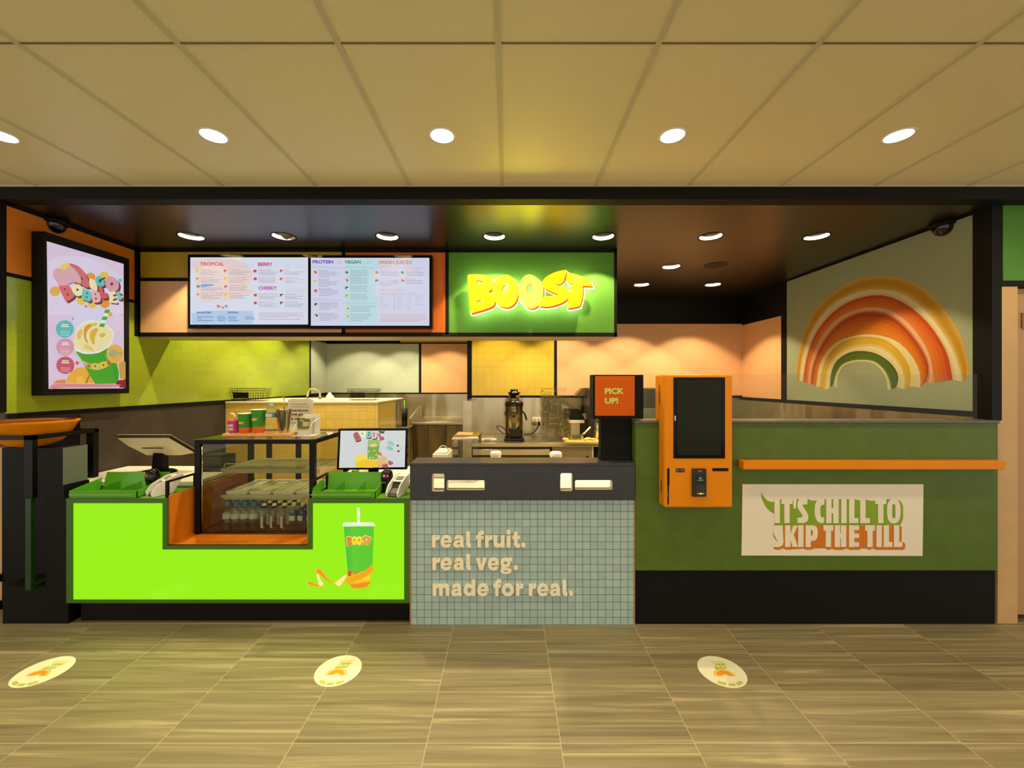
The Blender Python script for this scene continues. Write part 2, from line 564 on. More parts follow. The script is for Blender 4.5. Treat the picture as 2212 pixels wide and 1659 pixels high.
def ceiling_tile_mat():
    m, n, k, b, out = new_mat('mineral_fibre_tile')
    tc = n.new('ShaderNodeTexCoord')
    nz = n.new('ShaderNodeTexNoise'); nz.inputs['Scale'].default_value = 240; nz.inputs['Detail'].default_value = 4
    k.new(tc.outputs['Object'], nz.inputs['Vector'])
    rp = n.new('ShaderNodeValToRGB'); e = rp.color_ramp.elements
    e[0].position, e[0].color = 0.25, L((216, 205, 166)); e[1].position, e[1].color = 0.6, L((232, 222, 184))
    k.new(nz.outputs['Fac'], rp.inputs[0]); k.new(rp.outputs[0], b.inputs['Base Color'])
    b.inputs['Roughness'].default_value = 0.4
    bp = n.new('ShaderNodeBump'); bp.inputs['Strength'].default_value = 0.12; bp.inputs['Distance'].default_value = 0.001
    k.new(nz.outputs['Fac'], bp.inputs['Height']); k.new(bp.outputs[0], b.inputs['Normal'])
    return m

ZC, ZI = 2.887, 2.81            # concourse ceiling, shop ceiling
YB = 2.606                      # front of the black beam
XL, XR = -3.31, 3.256           # side walls of the shop
YBL, YBR = 7.35, 5.6            # back walls, left and right halves

struct(MB().box(-7, 7, -5, 7.6, -0.1, 0), 'floor', floor_mat())
struct(MB().box(-7, 7, -5, YB, ZC, ZC + 0.08), 'ceiling', ceiling_tile_mat())
# suspended grid
g = MB(); gx = -0.036
k0 = [gx + 0.6 * i for i in range(-11, 12)]
for x in k0: g.box(x - 0.011, x + 0.011, -5, YB, ZC - 0.004, ZC)
GRID = mat('grid_tee', (200, 192, 164), rough=0.5, var=0.02)
struct(g, 'trim_1', GRID)
g = MB()
for y in (1.507, 0.307, -0.893, -2.093, -3.293):
    for x in k0[:-1]: g.box(x + 0.012, x + 0.588, y - 0.004, y + 0.004, ZC - 0.002, ZC)
struct(g, 'trim_2', mat('grid_gap', (120, 108, 84), rough=0.6, var=0.02))
struct(MB().box(-7, 7, YB - 0.012, YB - 0.001, ZC - 0.006, ZC), 'trim_3', GRID)

# shop ceiling with round cut-outs for its downlights
ROW_FRONT = [(x, 3.295) for x in (-2.59, -1.833, -0.985, -0.11, 0.78, 1.659, 2.526)]
ROW_MID = [(1.684, 4.15), (1.634, 4.92), (2.505, 4.92), (0.76, 4.92), (-0.13, 4.92)]
ROW_BACK = [(-2.75, 4.45), (-2.75, 5.5), (-2.62, 6.6), (-1.86, 6.6), (-1.08, 6.6), (-1.75, 4.15), (-1.5, 5.6)]
ALL_IN = ROW_FRONT + ROW_MID + ROW_BACK
CEIL_DARK = mat('dark_satin_ceiling', (30, 25, 15), rough=0.33, var=0.1, spec=0.75)
loops = [[(XL - 0.1, YB + 0.09), (XR + 0.1, YB + 0.09), (XR + 0.1, 7.46), (XL - 0.1, 7.46)]] + [ell(x, y, 0.085, 0.085, 24) for x, y in ALL_IN]
struct(MB().prism(loops, lambda u, v, d: Vector((u, v, ZI + d)), 0, 0.02), 'ceiling_shop', CEIL_DARK)
struct(MB().box(-4.6, 4.6, YB, YB + 0.09, ZI - 0.007, ZC + 0.08), 'trim_4', BLACK)           # beam over the opening
struct(MB().box(XL - 0.1, XR + 0.1, YB + 0.09, 7.5, ZI + 0.15, ZI + 0.2), 'ceiling_void', BLACK)

# ---- left wall
GREEN_TILE = tile_mat('green_wall_tile', 'yz', 0.20, 0.088, (150, 170, 42), (166, 182, 66), (0.0, 1.41), rough=0.22, stagger=0.5, var=0.05, bump=0.35)
w = MB().box(XL - 0.12, XL - 0.012, 2.66, 7.47, 1.376, ZI).box(XL - 0.12, XL - 0.012, 3.12, 7.47, 0, 1.376)
wall_left = struct(w, 'wall_left', mat('charcoal_wall', (58, 50, 48), rough=0.55, var=0.05))
def panel_x(Xw, sgn, y0, y1, z0, z1, m, name, parent, t=0.012):
    a, b_ = (Xw - t, Xw) if sgn > 0 else (Xw, Xw + t)
    o = MB().box(a, b_, y0, y1, z0, z1).build(name, m, parent); return o
panel_x(XL, 1, 2.66, 3.575, 2.345, 2.785, ORANGE_PANEL, 'orange_panel', wall_left)
panel_x(XL, 1, 2.66, 6.72, 1.41, 2.32, GREEN_TILE, 'tile_panel', wall_left)
panel_x(XL, 1, 6.76, YBL, 1.43, 2.33, PALE_GREEN, 'sage_panel', wall_left)
panel_x(XL - 0.004, 1, 3.12, 5.0, 0.0, 1.37, wall_left.data.materials[0], 'dado_panel', wall_left, t=0.006)
panel_x(XL - 0.004, 1, 5.0, YBL, 0.0, 1.37, STEEL, 'splash_panel', wall_left, t=0.006)
t = MB()
for y0, y1, z0, z1 in ((2.66, 6.72, 2.32, 2.345), (2.66, YBL, 1.38, 1.41), (2.66, 3.6, 2.785, ZI), (6.72, 6.76, 1.38, ZI), (3.57, 3.60, 2.03, ZI)):
    t.box(XL - 0.012, XL + 0.006, y0, y1, z0, z1)
t.build('frame_trim', BLACK, wall_left)
panel_x(XL, 1, 3.6, 6.72, 2.345, ZI, BLACK, 'upper_panel', wall_left)
struct(MB().box(XL - 0.11, XL + 0.0, 2.606, 2.66, 1.42, ZI), 'trim_5', BLACK)                     # left post of the opening

# ---- back walls
w = MB().box(XL - 0.1, -0.45, YBL + 0.01, YBL + 0.12, 0, ZI)
wall_back = struct(w, 'wall_back', BLACK)
def panel_y(Yw, x0, x1, z0, z1, m, name, parent, t=0.012):
    return MB().box(x0, x1, Yw, Yw + t, z0, z1).build(name, m, parent)
panel_y(YBL, XL, X(905, YBL), 1.43, 2.32, PALE_GREEN, 'sage_panel', wall_back)
panel_y(YBL, X(910, YBL), -0.70, 1.43, 2.32, PEACH, 'peach_panel', wall_back)
panel_y(YBL, X(865, YBL), -0.70, 2.345, 2.60, YELLOW_PANEL, 'mustard_panel', wall_back)
panel_y(YBL, XL, -0.50, 0.0, 1.405, STEEL, 'splash_panel', wall_back, t=0.011)
t = MB().box(XL, -0.5, YBL - 0.006, YBL + 0.012, 1.405, 1.43).box(XL, -0.5, YBL - 0.006, YBL + 0.012, 2.32, 2.345).box(X(905, YBL), X(910, YBL), YBL - 0.006, YBL + 0.012, 1.43, 2.32)
t.build('frame_trim', BLACK, wall_back)
struct(MB().box(-0.565, -0.50, YBR, YBL + 0.1, 0, ZI), 'wall_nib', BLACK)

YELLOW_TILE_BACK = tile_mat('yellow_wall_tile', 'xz', 0.10, 0.10, (212, 180, 56), (186, 152, 42), (-0.326, 2.127), rough=0.3, var=0.04)
w = MB().box(-0.5, XR + 0.1, YBR + 0.012, YBR + 0.12, 0, ZI)
wall_back2 = struct(w, 'wall_back_right', BLACK)
panel_y(YBR, -0.505, X(1197, YBR), 1.435, ZI, YELLOW_TILE_BACK, 'tile_panel', wall_back2)
panel_y(YBR, X(1203, YBR), XR, 1.435, 2.43, PEACH, 'peach_panel', wall_back2)
panel_y(YBR, -0.505, XR, 0.0, 1.405, STEEL, 'splash_panel', wall_back2, t=0.011)
t = MB().box(-0.505, XR, YBR - 0.008, YBR + 0.012, 1.405, 1.435).box(X(1197, YBR), X(1203, YBR), YBR - 0.008, YBR + 0.012, 1.435, ZI)
t.build('frame_trim', BLACK, wall_back2)

# ---- right wall with the peel rainbow
w = MB().box(XR + 0.012, XR + 0.12, 2.863, YBR + 0.1, 0, ZI)
wall_right = struct(w, 'wall_right', BLACK)
panel_x(XR, -1, 4.79, YBR, 1.415, 2.41, PEACH, 'peach_panel', wall_right)
panel_x(XR, -1, 2.815, YBR, 0.0, 1.375, STEEL, 'splash_panel', wall_right, t=0.011)
t = MB()
for y0, y1, z0, z1 in ((2.80, YBR, 1.375, 1.415), (4.70, 4.79, 1.415, ZI), (2.80, 4.70, 2.79, ZI)):
    t.box(XR - 0.006, XR + 0.012, y0, y1, z0, z1)
t.build('frame_trim', BLACK, wall_right)
struct(MB().box(3.245, 3.312, 2.70, 2.812, 1.366, ZI), 'trim_6', BLACK)                       # right post of the opening
struct(MB().box(3.312, 3.42, 2.705, 2.86, 2.26, ZC), 'trim_7', BLACK)

# ---- outside, right: green fascia over a peach service door
wr = struct(MB().box(3.287, 3.42, 2.702, 2.86, 0, 1.36).box(3.313, 3.42, 2.702, 2.86, 1.36, 2.26), 'wall_right_outer', BEIGE)
struct(MB().box(3.313, 7, 2.70, 2.86, 2.26, 2.30), 'trim_8', BLACK)
struct(MB().box(3.320, 7, 2.70, 2.86, 2.30, ZC - 0.02), 'wall_fascia', mat('leaf_green_panel', (70, 132, 26), rough=0.4, var=0.05))
door = struct(MB().box(3.424, 4.30, 2.745, 2.80, 0.035, 2.255), 'door_1', mat('peach_door', (190, 150, 104), rough=0.6, var=0.03))
MB().box(3.495, 3.66, 2.735, 2.745, 1.985, 2.09).build('door_plate', mat('plate_brown', (130, 104, 72), rough=0.4), door)
struct(MB().box(3.424, 4.30, 2.80, 2.86, 0, 0.035), 'trim_9', BLACK)
struct(MB().box(4.30, 7, 2.70, 2.86, 0, 2.26), 'wall_right_far', BEIGE)
# ---- outside, left
struct(MB().box(-7, -3.72, 2.88, 3.0, 1.15, ZC).box(-7, -3.612, 2.88, 3.0, 0, 1.15), 'wall_left_outer', BEIGE)
struct(MB().box(-7, XL - 0.121, 3.12, 3.2, 0, 1.376), 'wall_left_return', wall_left.data.materials[0])
struct(MB().box(-7, -3.606, 2.86, 2.879, 0.20, 0.25).box(-7, -3.606, 2.86, 2.879, 0, 0.06), 'baseboard_left', BLACK)

# ---- downlights
LENS = emit_mat((255, 244, 222), 9.0)
def downlight_in(x, y, label, tilt=None):
    r = thing('downlight', label, 'ceiling light', (x, y, ZI), 'recessed downlights in the dark shop ceiling')
    MB().lathe([(0.085, 0.0), (0.096, -0.004), (0.097, 0.0)], (x, y, ZI)).build('trim_ring', BLACK, r)
    MB().lathe([(0.0849, 0.0), (0.079, 0.026)], (x, y, ZI)).build('reflector', mat('reflector_cream', (236, 226, 200), rough=0.3, var=0.01), r)
    MB().lathe([(0.079, 0.026), (0.074, 0.07), (0.06, 0.12), (0.045, 0.128)], (x, y, ZI), cap1=True).build('baffle', mat('baffle_black', (14, 12, 10), rough=0.3), r)
    MB().cyl((x, y, ZI + 0.118), (x, y, ZI + 0.122), 0.035).build('lamp', LENS, r)
    spot('downlight_beam', (x, y, ZI + 0.082), P_IN if y < 3.4 else P_BACK, 98, 0.2, r, r=0.022)
    return r
names = ['first', 'second', 'third', 'fourth', 'fifth', 'sixth', 'seventh']
above = ['over the left till', 'over the display case', 'before the second menu screen', 'before the left end of the green board', 'before the right end of the lit sign', 'over the orange kiosk', 'nearest the rainbow wall']
for i, (x, y) in enumerate(ROW_FRONT):
    d = downlight_in(x, y, 'recessed front-row downlight in the dark shop ceiling, %s' % above[i])
    if i == 1:
        MB().cyl((x + 0.01, y - 0.01, ZI + 0.0), (x + 0.035, y + 0.03, ZI + 0.055), 0.034, 0.045).build('tilted_gimbal', mat('gimbal', (60, 54, 46), rough=0.4), d)
mid_labels = ['downlight behind the front row, before the rainbow wall', 'small far downlight left of the pair near the peach back wall', 'small far downlight right of the pair near the peach back wall',
              'downlight hidden above the peach wall behind the sign', 'downlight above the yellow tiled back wall']
for (x, y), lb in zip(ROW_MID, mid_labels): downlight_in(x, y, lb)
back_labels = ['downlight washing the near half of the green tiled wall', 'downlight washing the far half of the green tiled wall', 'downlight above the left end of the sage back panel', 'downlight above the right end of the sage back panel',
               'downlight above the peach panel over the sink bench', 'downlight above the front of the yellow tiled partition', 'downlight above the sink behind the yellow partition']
for (x, y), lb in zip(ROW_BACK, back_labels): downlight_in(x, y, lb)

LENS_OUT = emit_mat((255, 250, 240), 14.0)
def downlight_out(x, y, label):
    r = thing('ceiling_downlight', label, 'ceiling light', (x, y, ZC), 'downlights in the tiled concourse ceiling')
    MB().lathe([(0.058, -0.002), (0.066, -0.006), (0.072, 0.0)], (x, y, ZC)).build('trim_ring', WHITE_PLASTIC, r)
    MB().cyl((x, y, ZC - 0.003), (x, y, ZC - 0.0005), 0.058).build('lens', LENS_OUT, r)
    spot('downlight_beam', (x, y, ZC - 0.01), P_OUT * (0.8 if y > 1 else 1.5), 150, 0.9, r, r=0.05)
for x, lb in ((-2.61, 'bright ceiling downlight cut by the left edge of the frame'), (-1.515, 'bright ceiling downlight in front of the menu screens, left of centre'),
              (-0.338, 'bright ceiling downlight straight before the lit sign, left of the green glow'), (0.848, 'bright ceiling downlight right of the green glow on the ceiling'),
              (2.011, 'bright ceiling downlight in front of the rainbow wall'), (3.19, 'ceiling downlight beyond the right edge of the frame')):
    downlight_out(x, 2.073, lb)
for i, x in enumerate((-2.7, -0.9, 0.9, 2.7)):
    downlight_out(x, -0.7, 'ceiling downlight behind the viewer, %s of its row' % names[i])
    downlight_out(x, -3.2, 'ceiling downlight far behind the viewer, %s of its row' % names[i])

# ---- dome cameras
for x, y, lb in ((X(118, 2.95), 2.95, 'black dome camera on the shop ceiling above the drinks poster screen'), (X(2038, 3.0), 3.0, 'black dome camera on the shop ceiling above the rainbow wall')):
    r = thing('dome_camera', lb, 'security camera', (x, y, ZI), 'dome cameras')
    MB().cyl((x, y, ZI - 0.035), (x, y, ZI), 0.078).build('housing', BLACK, r)
    MB().lathe([(0.062, 0.0), (0.06, -0.025), (0.045, -0.05), (0.02, -0.064), (0.0005, -0.067)], (x, y, ZI - 0.035)).build('dome', mat('dome_smoke', (22, 16, 12), rough=0.06), r)
# ceiling speaker
sx, sy = X(1545, 4.1), 4.1
r = thing('ceiling_speaker', 'round dark speaker grille flush in the shop ceiling', 'speaker', (sx, sy, ZI))
MB().cyl((sx, sy, ZI - 0.004), (sx, sy, ZI), 0.11).build('grille', mat('speaker_dark', (30, 21, 13), rough=0.7), r)
# ================================================================ MENU BULKHEAD AND SIGNS
YM = 3.6
xm0, xm1 = XL, X(1333, YM)
zb, zt = Z(727, YM), ZI
bulk = thing('menu_bulkhead', 'hanging box of coloured panels carrying the menu screens and lit sign', 'bulkhead', ((xm0 + xm1) / 2, YM, zb))
MB().box(xm0 + 0.006, xm1, YM + 0.014, YM + 0.35, zb + 0.004, zt).build('body', BLACK, bulk)
MB().box(xm0 + 0.006, xm1, YM + 0.012, YM + 0.35, zb, zb + 0.004).build('underside', mat('underside_cream', (176, 150, 104), rough=0.5), bulk)
def bpanel(x0, y0, x1, y1, m, name):
    return MB().box(X(x0, YM), X(x1, YM), YM + 0.006, YM + 0.014, Z(y1, YM), Z(y0, YM)).build(name, m, bulk)
bpanel(302, 543, 738, 600, YELLOW_PANEL, 'mustard_panel')
bpanel(302, 607, 738, 718, PEACH, 'peach_panel')
bpanel(745, 545, 962, 718, mat('orange_hatched', (214, 104, 10), rough=0.55, var=0.05), 'orange_panel')
SIGN_GREEN = mat('sign_green_mesh', (74, 128, 22), rough=0.6, var=0.08, scale=60)
bpanel(969, 545, 1327, 720, SIGN_GREEN, 'sign_board')
t = MB()
fr = lambda x0, y0, x1, y1: t.box(X(x0, YM), X(x1, YM), YM, YM + 0.016, Z(y1, YM), Z(y0, YM))
fr(298, 537, 1333, 544); fr(298, 718.5, 1333, 727); fr(298, 537, 302, 727); fr(1327, 537, 1333, 727); fr(962, 540, 969, 722); fr(738, 540, 745, 722); fr(300, 600, 742, 607)
t.build('frame', BLACK, bulk)

# ---- menu screens
YS = 3.535
def screen(x0, x1, y0, y1, bx, label, group=None):
    r = thing('menu_screen', label, 'screen', (X((x0 + x1) / 2, YS), YS, Z(y1, YS)), 'menu screens on the bulkhead')
    MB().box(X(x0, YS), X(x1, YS), YS, YM, Z(y1, YS), Z(y0, YS)).build('casing', BLACK_GLOSS, r, bevel=0.003)
    return r
def menu_bg(c, x0, y0, x1, y1, rgb):
    c.rect(x0, y0, x1, y1, rgb); c.up()
def lines(c, x, y, ws, rgb, dy=2.9, h=1.0):
    for i, w in enumerate(ws): c.rect(x, y + i * dy, x + w, y + i * dy + h, rgb)
def fruit(c, x, y, a, b_, d=None):
    c.ellipse(x, y, 3.6, 3.1, a, n=14); c.up(); c.ellipse(x + 1.6, y + 1.4, 2.2, 1.8, b_, n=12); c.up(-1)
    if d: c.up(); c.ellipse(x - 2.0, y + 1.6, 1.7, 1.4, d, n=10); c.up(-1)

scr = screen(405.5, 667.5, 549.5, 709.5, 0, 'wide menu screen headed TROPICAL, BERRY and CHEEKY')
c = Canvas(front(YS - 0.0006), 'emit', 0.92)
menu_bg(c, 411, 556, 665.5, 701, (216, 222, 238))
q = lambda x, y: (280 + x / 5.267, 500 + y / 5.267)
blob = [q(*p) for p in ((700, 360), (800, 322), (930, 312), (1150, 318), (1300, 345), (1340, 400), (1400, 470), (1385, 560), (1340, 640), (1430, 690), (1300, 720), (1180, 770), (1090, 800), (1010, 775), (880, 800), (800, 760), (760, 620), (770, 480))]
c.poly(smooth(blob, 3, True), (232, 210, 208)); 
c.poly([q(*p) for p in ((705, 930), (900, 900), (1100, 900), (1400, 905), (1420, 1000), (1390, 1050), (707, 1050))], (178, 206, 232)); c.up()
OR, PK, PU, GY, BL = (228, 98, 62), (206, 36, 92), (178, 54, 170), (172, 168, 182), (44, 108, 190)
c.text('TROPICAL', *q(803, 391), 273 / 5.267, 41 / 5.267, OR, 0.03)
c.text('BERRY', *q(1462, 393), 165 / 5.267, 40 / 5.267, PK, 0.03)
c.text('CHEEKY', *q(1468, 664), 208 / 5.267, 40 / 5.267, PU, 0.03)
c.text('BOOSTERS', *q(768, 934), 162 / 5.267, 22 / 5.267, BL, 0.04)
c.text('EXTRAS', *q(1120, 934), 115 / 5.267, 22 / 5.267, BL, 0.04)
for x0, x1, y in ((1120, 1365, 404), (1772, 2005, 407), (1776, 2015, 677), (940, 1100, 940), (1245, 1415, 940)):
    c.rect(*q(x0, y), *q(x1, y + 3), (190, 180, 190))
for x, y, s in ((1125, 392, 'orig 8.70  kids 7.50  jnr 6.40'), (1775, 392, 'orig 8.70  kids 7.50  jnr 6.40'), (1778, 664, 'orig 8.90  med 7.80  jnr 6.80')):
    c.text(s, *q(x, y), 225 / 5.267, 12 / 5.267, (190, 190, 200))
items = [(805, 444, 'Mango Magic', OR, 130), (1126, 444, 'Caribbean', OR, 122), (808, 532, 'Tropical Crush', OR, 142), (1128, 532, 'Mango Tango Crush', OR, 200), (1132, 622, 'Watermelon Crush', OR, 190), (814, 712, 'Green Tea Mango', OR, 255), (1134, 712, 'Lychee Crush', OR, 140),
         (1464, 446, 'All Berry Bang', PK, 132), (1762, 444, 'Berry', PK, 60), (1466, 534, 'Strawberry Squeeze', PK, 190), (1762, 535, 'Raspberry Mango', PK, 165), (1468, 719, 'King William Chocolate', PU, 220), (1765, 719, 'Coffee Dream', PU, 140), (1468, 808, 'Cookies & Cream', PU, 160), (1765, 808, 'Raspberry Ripe', PU, 150)]
cols = [((240, 190, 50), (250, 220, 90)), ((220, 60, 60), (245, 190, 180)), ((240, 140, 60), (250, 200, 80)), ((90, 60, 40), (240, 230, 200)), ((190, 30, 60), (230, 120, 130))]
for i, (x, y, s, rgb, w) in enumerate(items):
    c.text(s, *q(x, y), w / 5.267, 14 / 5.267, tuple(int(v * 0.72 + 48) for v in rgb), 0.0)
    a, b_ = cols[i % 3] if i < 7 else (cols[1 + 3 * (i % 2)] if i < 11 else cols[3 + i % 2])
    fruit(c, *q(x - 36, y + 6), a, b_)
    lines(c, *q(x, y + 14), [38 + (i * 7) % 9, 26 + (i * 5) % 12, 34 + (i * 3) % 8], GY)
c.poly(smooth([q(*p) for p in ((812, 606), (860, 598), (955, 600), (960, 615), (900, 625), (815, 634))], 3, True), (120, 170, 226))
fruit(c, *q(780, 622), (120, 180, 70), (80, 150, 60), (60, 110, 180))
lines(c, *q(815, 640), [46, 48, 30], GY)
for x, ws in ((768, [36, 10, 35]), (998, [17, 19, 17]), (1120, [18, 18, 23]), (1312, [16, 21])):
    lines(c, *q(x, 967), ws, (96, 140, 196), dy=4, h=1.5)
fruit(c, *q(1010, 850), (222, 120, 110), (226, 84, 84)); fruit(c, *q(1055, 862), (240, 170, 150), (224, 100, 96), (230, 220, 170)); fruit(c, *q(1098, 850), (226, 130, 140), (120, 180, 180))
lines(c, *q(1472, 925), [95, 82, 95, 95, 60], (196, 160, 200), dy=2.4, h=0.8)
c.text('The average adult daily energy intake is 8700kJ', *q(1472, 1006), 460 / 5.267, 14 / 5.267, (204, 110, 180), 0.01)
c.build('display', scr)

scr = screen(667.6, 933.5, 551, 710, 0, 'wide menu screen headed PROTEIN, VEGAN and FRESH JUICES')
c = Canvas(front(YS - 0.0006), 'emit', 0.92)
menu_bg(c, 671.5, 557, 927.5, 703.5, (212, 214, 238))
q = lambda x, y: (660 + x / 6.9125, 530 + y / 6.9125); s_ = 6.9125
c.poly(smooth([q(*p) for p in ((850, 205), (1050, 205), (1100, 320), (1010, 400), (1070, 560), (1010, 700), (1090, 820), (1060, 960), (1090, 1140), (900, 1160), (560, 1150), (590, 980), (570, 700), (600, 420), (590, 300), (700, 210))], 3, True), (190, 222, 230)); c.up()
VI, GN, OJ = (92, 62, 176), (46, 150, 76), (238, 146, 40)
c.text('PROTEIN', *q(106, 272), 308 / s_, 50 / s_, VI, 0.03); c.text('VEGAN', *q(584, 274), 242 / s_, 50 / s_, GN, 0.03); c.text('FRESH JUICES', *q(1100, 279), 487 / s_, 51 / s_, OJ, 0.03)
for x0, x1, y in ((110, 545, 333), (585, 1020, 334), (1105, 1778, 341), (118, 552, 819), (598, 1055, 870), (1112, 1790, 736)):
    c.rect(*q(x0, y), *q(x1, y + 4), (170, 168, 186))
c.rect(*q(1320, 700), *q(1326, 955), (176, 164, 176))
for x, y, s, w in ((110, 318, 'orig 9.50  med 8.25', 205), (585, 318, 'orig 9.50  med 8.25  jnr 8.20', 305), (1110, 322, 'orig 8.40  med 8.00  jnr 6.90', 300), (118, 802, 'orig 9.70  med 8.30', 205), (598, 853, 'orig 9.70  med 8.30  jnr 8.30', 305), (442, 250, 'powered by', 100), (470, 275, 'protein', 75), (850, 250, 'plant powered', 148), (850, 275, '& low gluten', 130)):
    c.text(s, *q(x, y), w / s_, 13 / s_, (164, 164, 184))
it = [(192, 385, 'Gym Junkie', VI, 145, 4), (195, 524, 'Energy Lift', VI, 160, 4), (200, 664, 'Blendmaster', VI, 195, 4), (205, 869, 'Choc Banana Hustle', VI, 268, 4), (208, 1030, 'Protein Supreme', VI, 230, 4),
      (662, 386, 'Mango Pash N Go', GN, 252, 4), (662, 504, "Lychee Lovin' Berry", GN, 282, 3), (664, 622, 'Coconutz For Choc', GN, 275, 3), (666, 740, 'Can You Go Green', GN, 250, 3), (670, 922, 'Pine Slime Super Smoothie', GN, 378, 3), (672, 1040, 'Power Plant Protein', GN, 308, 4),
      (1110, 388, 'Immunity Booster', OJ, 268, 3), (1492, 388, 'Mint Condition', OJ, 210, 3), (1112, 505, 'Two & Five', OJ, 160, 4), (1494, 508, 'Energiser', OJ, 165, 3)]
fc = [((230, 110, 90), (200, 60, 60), (240, 200, 190)), ((240, 190, 60), (250, 225, 150), None), ((220, 70, 70), (236, 120, 100), None), ((70, 44, 30), (236, 220, 190), None), ((150, 120, 90), (90, 64, 44), (230, 220, 200)),
      ((200, 150, 60), (110, 60, 120), (120, 170, 60)), ((236, 150, 60), (226, 80, 70), (240, 220, 210)), ((90, 70, 50), (240, 240, 236), None), ((150, 190, 50), (230, 220, 80), None), ((220, 220, 80), (110, 150, 60), None), ((240, 200, 60), (150, 190, 60), None),
      ((244, 150, 40), (236, 110, 50), None), ((120, 190, 70), (70, 150, 60), None), ((240, 160, 60), (110, 150, 60), (130, 90, 60)), ((240, 160, 70), (200, 60, 50), (230, 180, 90))]
for i, (x, y, s, rgb, w, nl) in enumerate(it):
    c.text(s, *q(x, y), w / s_, 20 / s_, tuple(int(v * 0.75 + 34) for v in rgb), 0.0)
    a, b_, d = fc[i]; fruit(c, *q(x - 48, y + 14), a, b_, d)
    lines(c, *q(x, y + 14), [(36 + (i * 7) % 8), 44 - (i * 5) % 9, 38 + (i * 3) % 6, 24][:nl], (166, 168, 186), dy=3.3, h=1.1)
c.text('Create your own fresh juice', *q(1110, 672), 345 / s_, 20 / s_, (238, 160, 110), 0.02)
c.text('Choose your base(s)', *q(1112, 716), 215 / s_, 14 / s_, (206, 160, 150)); c.text('Choose your combination', *q(1370, 716), 275 / s_, 14 / s_, (206, 160, 150))
for x, ss in ((1112, ('Apple', 'Carrot', 'Mango', 'Pineapple', 'Watermelon', 'Nectarine')), (1370, ('Banana', 'Beetroot', 'Blueberry', 'Celery', 'Cucumber', 'Kiwi')), (1520, ('Ginger', 'Lemon', 'Mint', 'Lime', 'Mango', 'Mint')), (1645, ('Passionfruit', 'Raspberry', 'Spinach', 'Strawberry'))):
    for i, s in enumerate(ss): c.text(s, *q(x, 774 + i * 37), (11 + 10.5 * len(s)) / s_, 15 / s_, (160, 160, 180))
lines(c, *q(1120, 1030), [97, 96, 98, 100], (206, 170, 170), dy=3.6, h=1.1)
c.text('The average adult daily energy intake is 8700 kJ', *q(1120, 1136), 600 / s_, 20 / s_, (226, 140, 120), 0.01)
c.build('display', scr)

# ---- the lit lettering
KB = 5.267
def bq(p): return (940 + p[0] / KB, 520 + p[1] / KB)
LETTERS = [
 ('B', smooth([(372, 398), (430, 388), (500, 388), (570, 396), (630, 425), (662, 470), (655, 530), (635, 562), (608, 580), (640, 612), (672, 655), (674, 715), (640, 752), (560, 782), (470, 808), (404, 822), (395, 760), (385, 640), (376, 500)], 4, True),
  [smooth([(470, 454), (545, 464), (512, 490), (484, 508)], 3, True), smooth([(480, 678), (550, 684), (520, 702), (486, 712)], 3, True)]),
 ('O', smooth([(805, 392), (880, 425), (935, 500), (942, 590), (915, 690), (860, 745), (795, 757), (725, 735), (670, 670), (655, 580), (672, 500), (725, 430)], 4, True), [smooth([(822, 487), (840, 520), (832, 570), (800, 594), (765, 590), (757, 560), (775, 515)], 4, True)]),
 ('O', smooth([(1080, 388), (1160, 430), (1215, 505), (1228, 590), (1205, 690), (1150, 750), (1090, 770), (1020, 742), (965, 670), (947, 580), (965, 480), (1015, 410)], 4, True), [smooth([(1082, 484), (1108, 510), (1112, 550), (1095, 588), (1062, 590), (1040, 570), (1045, 520)], 4, True)]),
 ('S', [(1495, 337)] + smooth([(1495, 337), (1430, 345), (1340, 372), (1265, 415), (1224, 462), (1218, 505), (1245, 540), (1325, 578), (1412, 612)], 4)[1:] + smooth([(1412, 612), (1340, 632), (1240, 636), (1212, 690), (1174, 744)], 3)[1:] + smooth([(1174, 744), (1290, 748), (1400, 720), (1478, 682), (1518, 635), (1524, 588), (1490, 548), (1420, 518), (1330, 490)], 4)[1:] + [(1422, 494), (1452, 462), (1478, 400)], []),
 ('T', [(1502, 362), (1600, 385), (1700, 422), (1762, 458), (1786, 520), (1730, 512), (1676, 512), (1676, 580), (1668, 660), (1642, 742), (1560, 762), (1500, 768), (1496, 742), (1522, 640), (1546, 560), (1556, 492), (1532, 486), (1490, 456)], [])]
sign = thing('illuminated_sign', 'glowing yellow BOOST letters edged red, standing off the green sign board', 'sign', (X(1148, 3.5), YM, Z(676, 3.5)))
YELLOW_GLOW = {0: ((255, 190, 3), 2.6), 1: ((255, 224, 6), 8.0), 2: ((255, 236, 30), 12.0), 3: ((255, 206, 4), 5.0), 4: ((255, 200, 4), 5.0)}
CORE_GLOW = {0: ((255, 236, 70), 14.0), 1: ((255, 244, 110), 16.0), 2: ((255, 252, 225), 16.0), 3: ((255, 240, 80), 14.0), 4: ((255, 242, 90), 15.0)}
CORES = {0: [(460, 540), (560, 540), (590, 610), (560, 690), (470, 640)], 1: ell(800, 610, 98, 112), 2: ell(1087, 600, 112, 150), 3: [(1310, 440), (1440, 380), (1460, 400), (1410, 460), (1300, 470)], 4: [(1565, 440), (1640, 460), (1640, 560), (1610, 690), (1555, 690), (1580, 560)]}
def offset(pts, d):
    """push a closed outline outwards"""
    n = len(pts); A = sum(pts[i][0] * pts[(i + 1) % n][1] - pts[(i + 1) % n][0] * pts[i][1] for i in range(n)); s = 1 if A > 0 else -1; out = []
    for i in range(n):
        a, b_ = pts[i - 1], pts[(i + 1) % n]
        dx, dy = b_[0] - a[0], b_[1] - a[1]; l = math.hypot(dx, dy) or 1
        out.append((pts[i][0] + s * dy / l * d, pts[i][1] - s * dx / l * d))
    return out
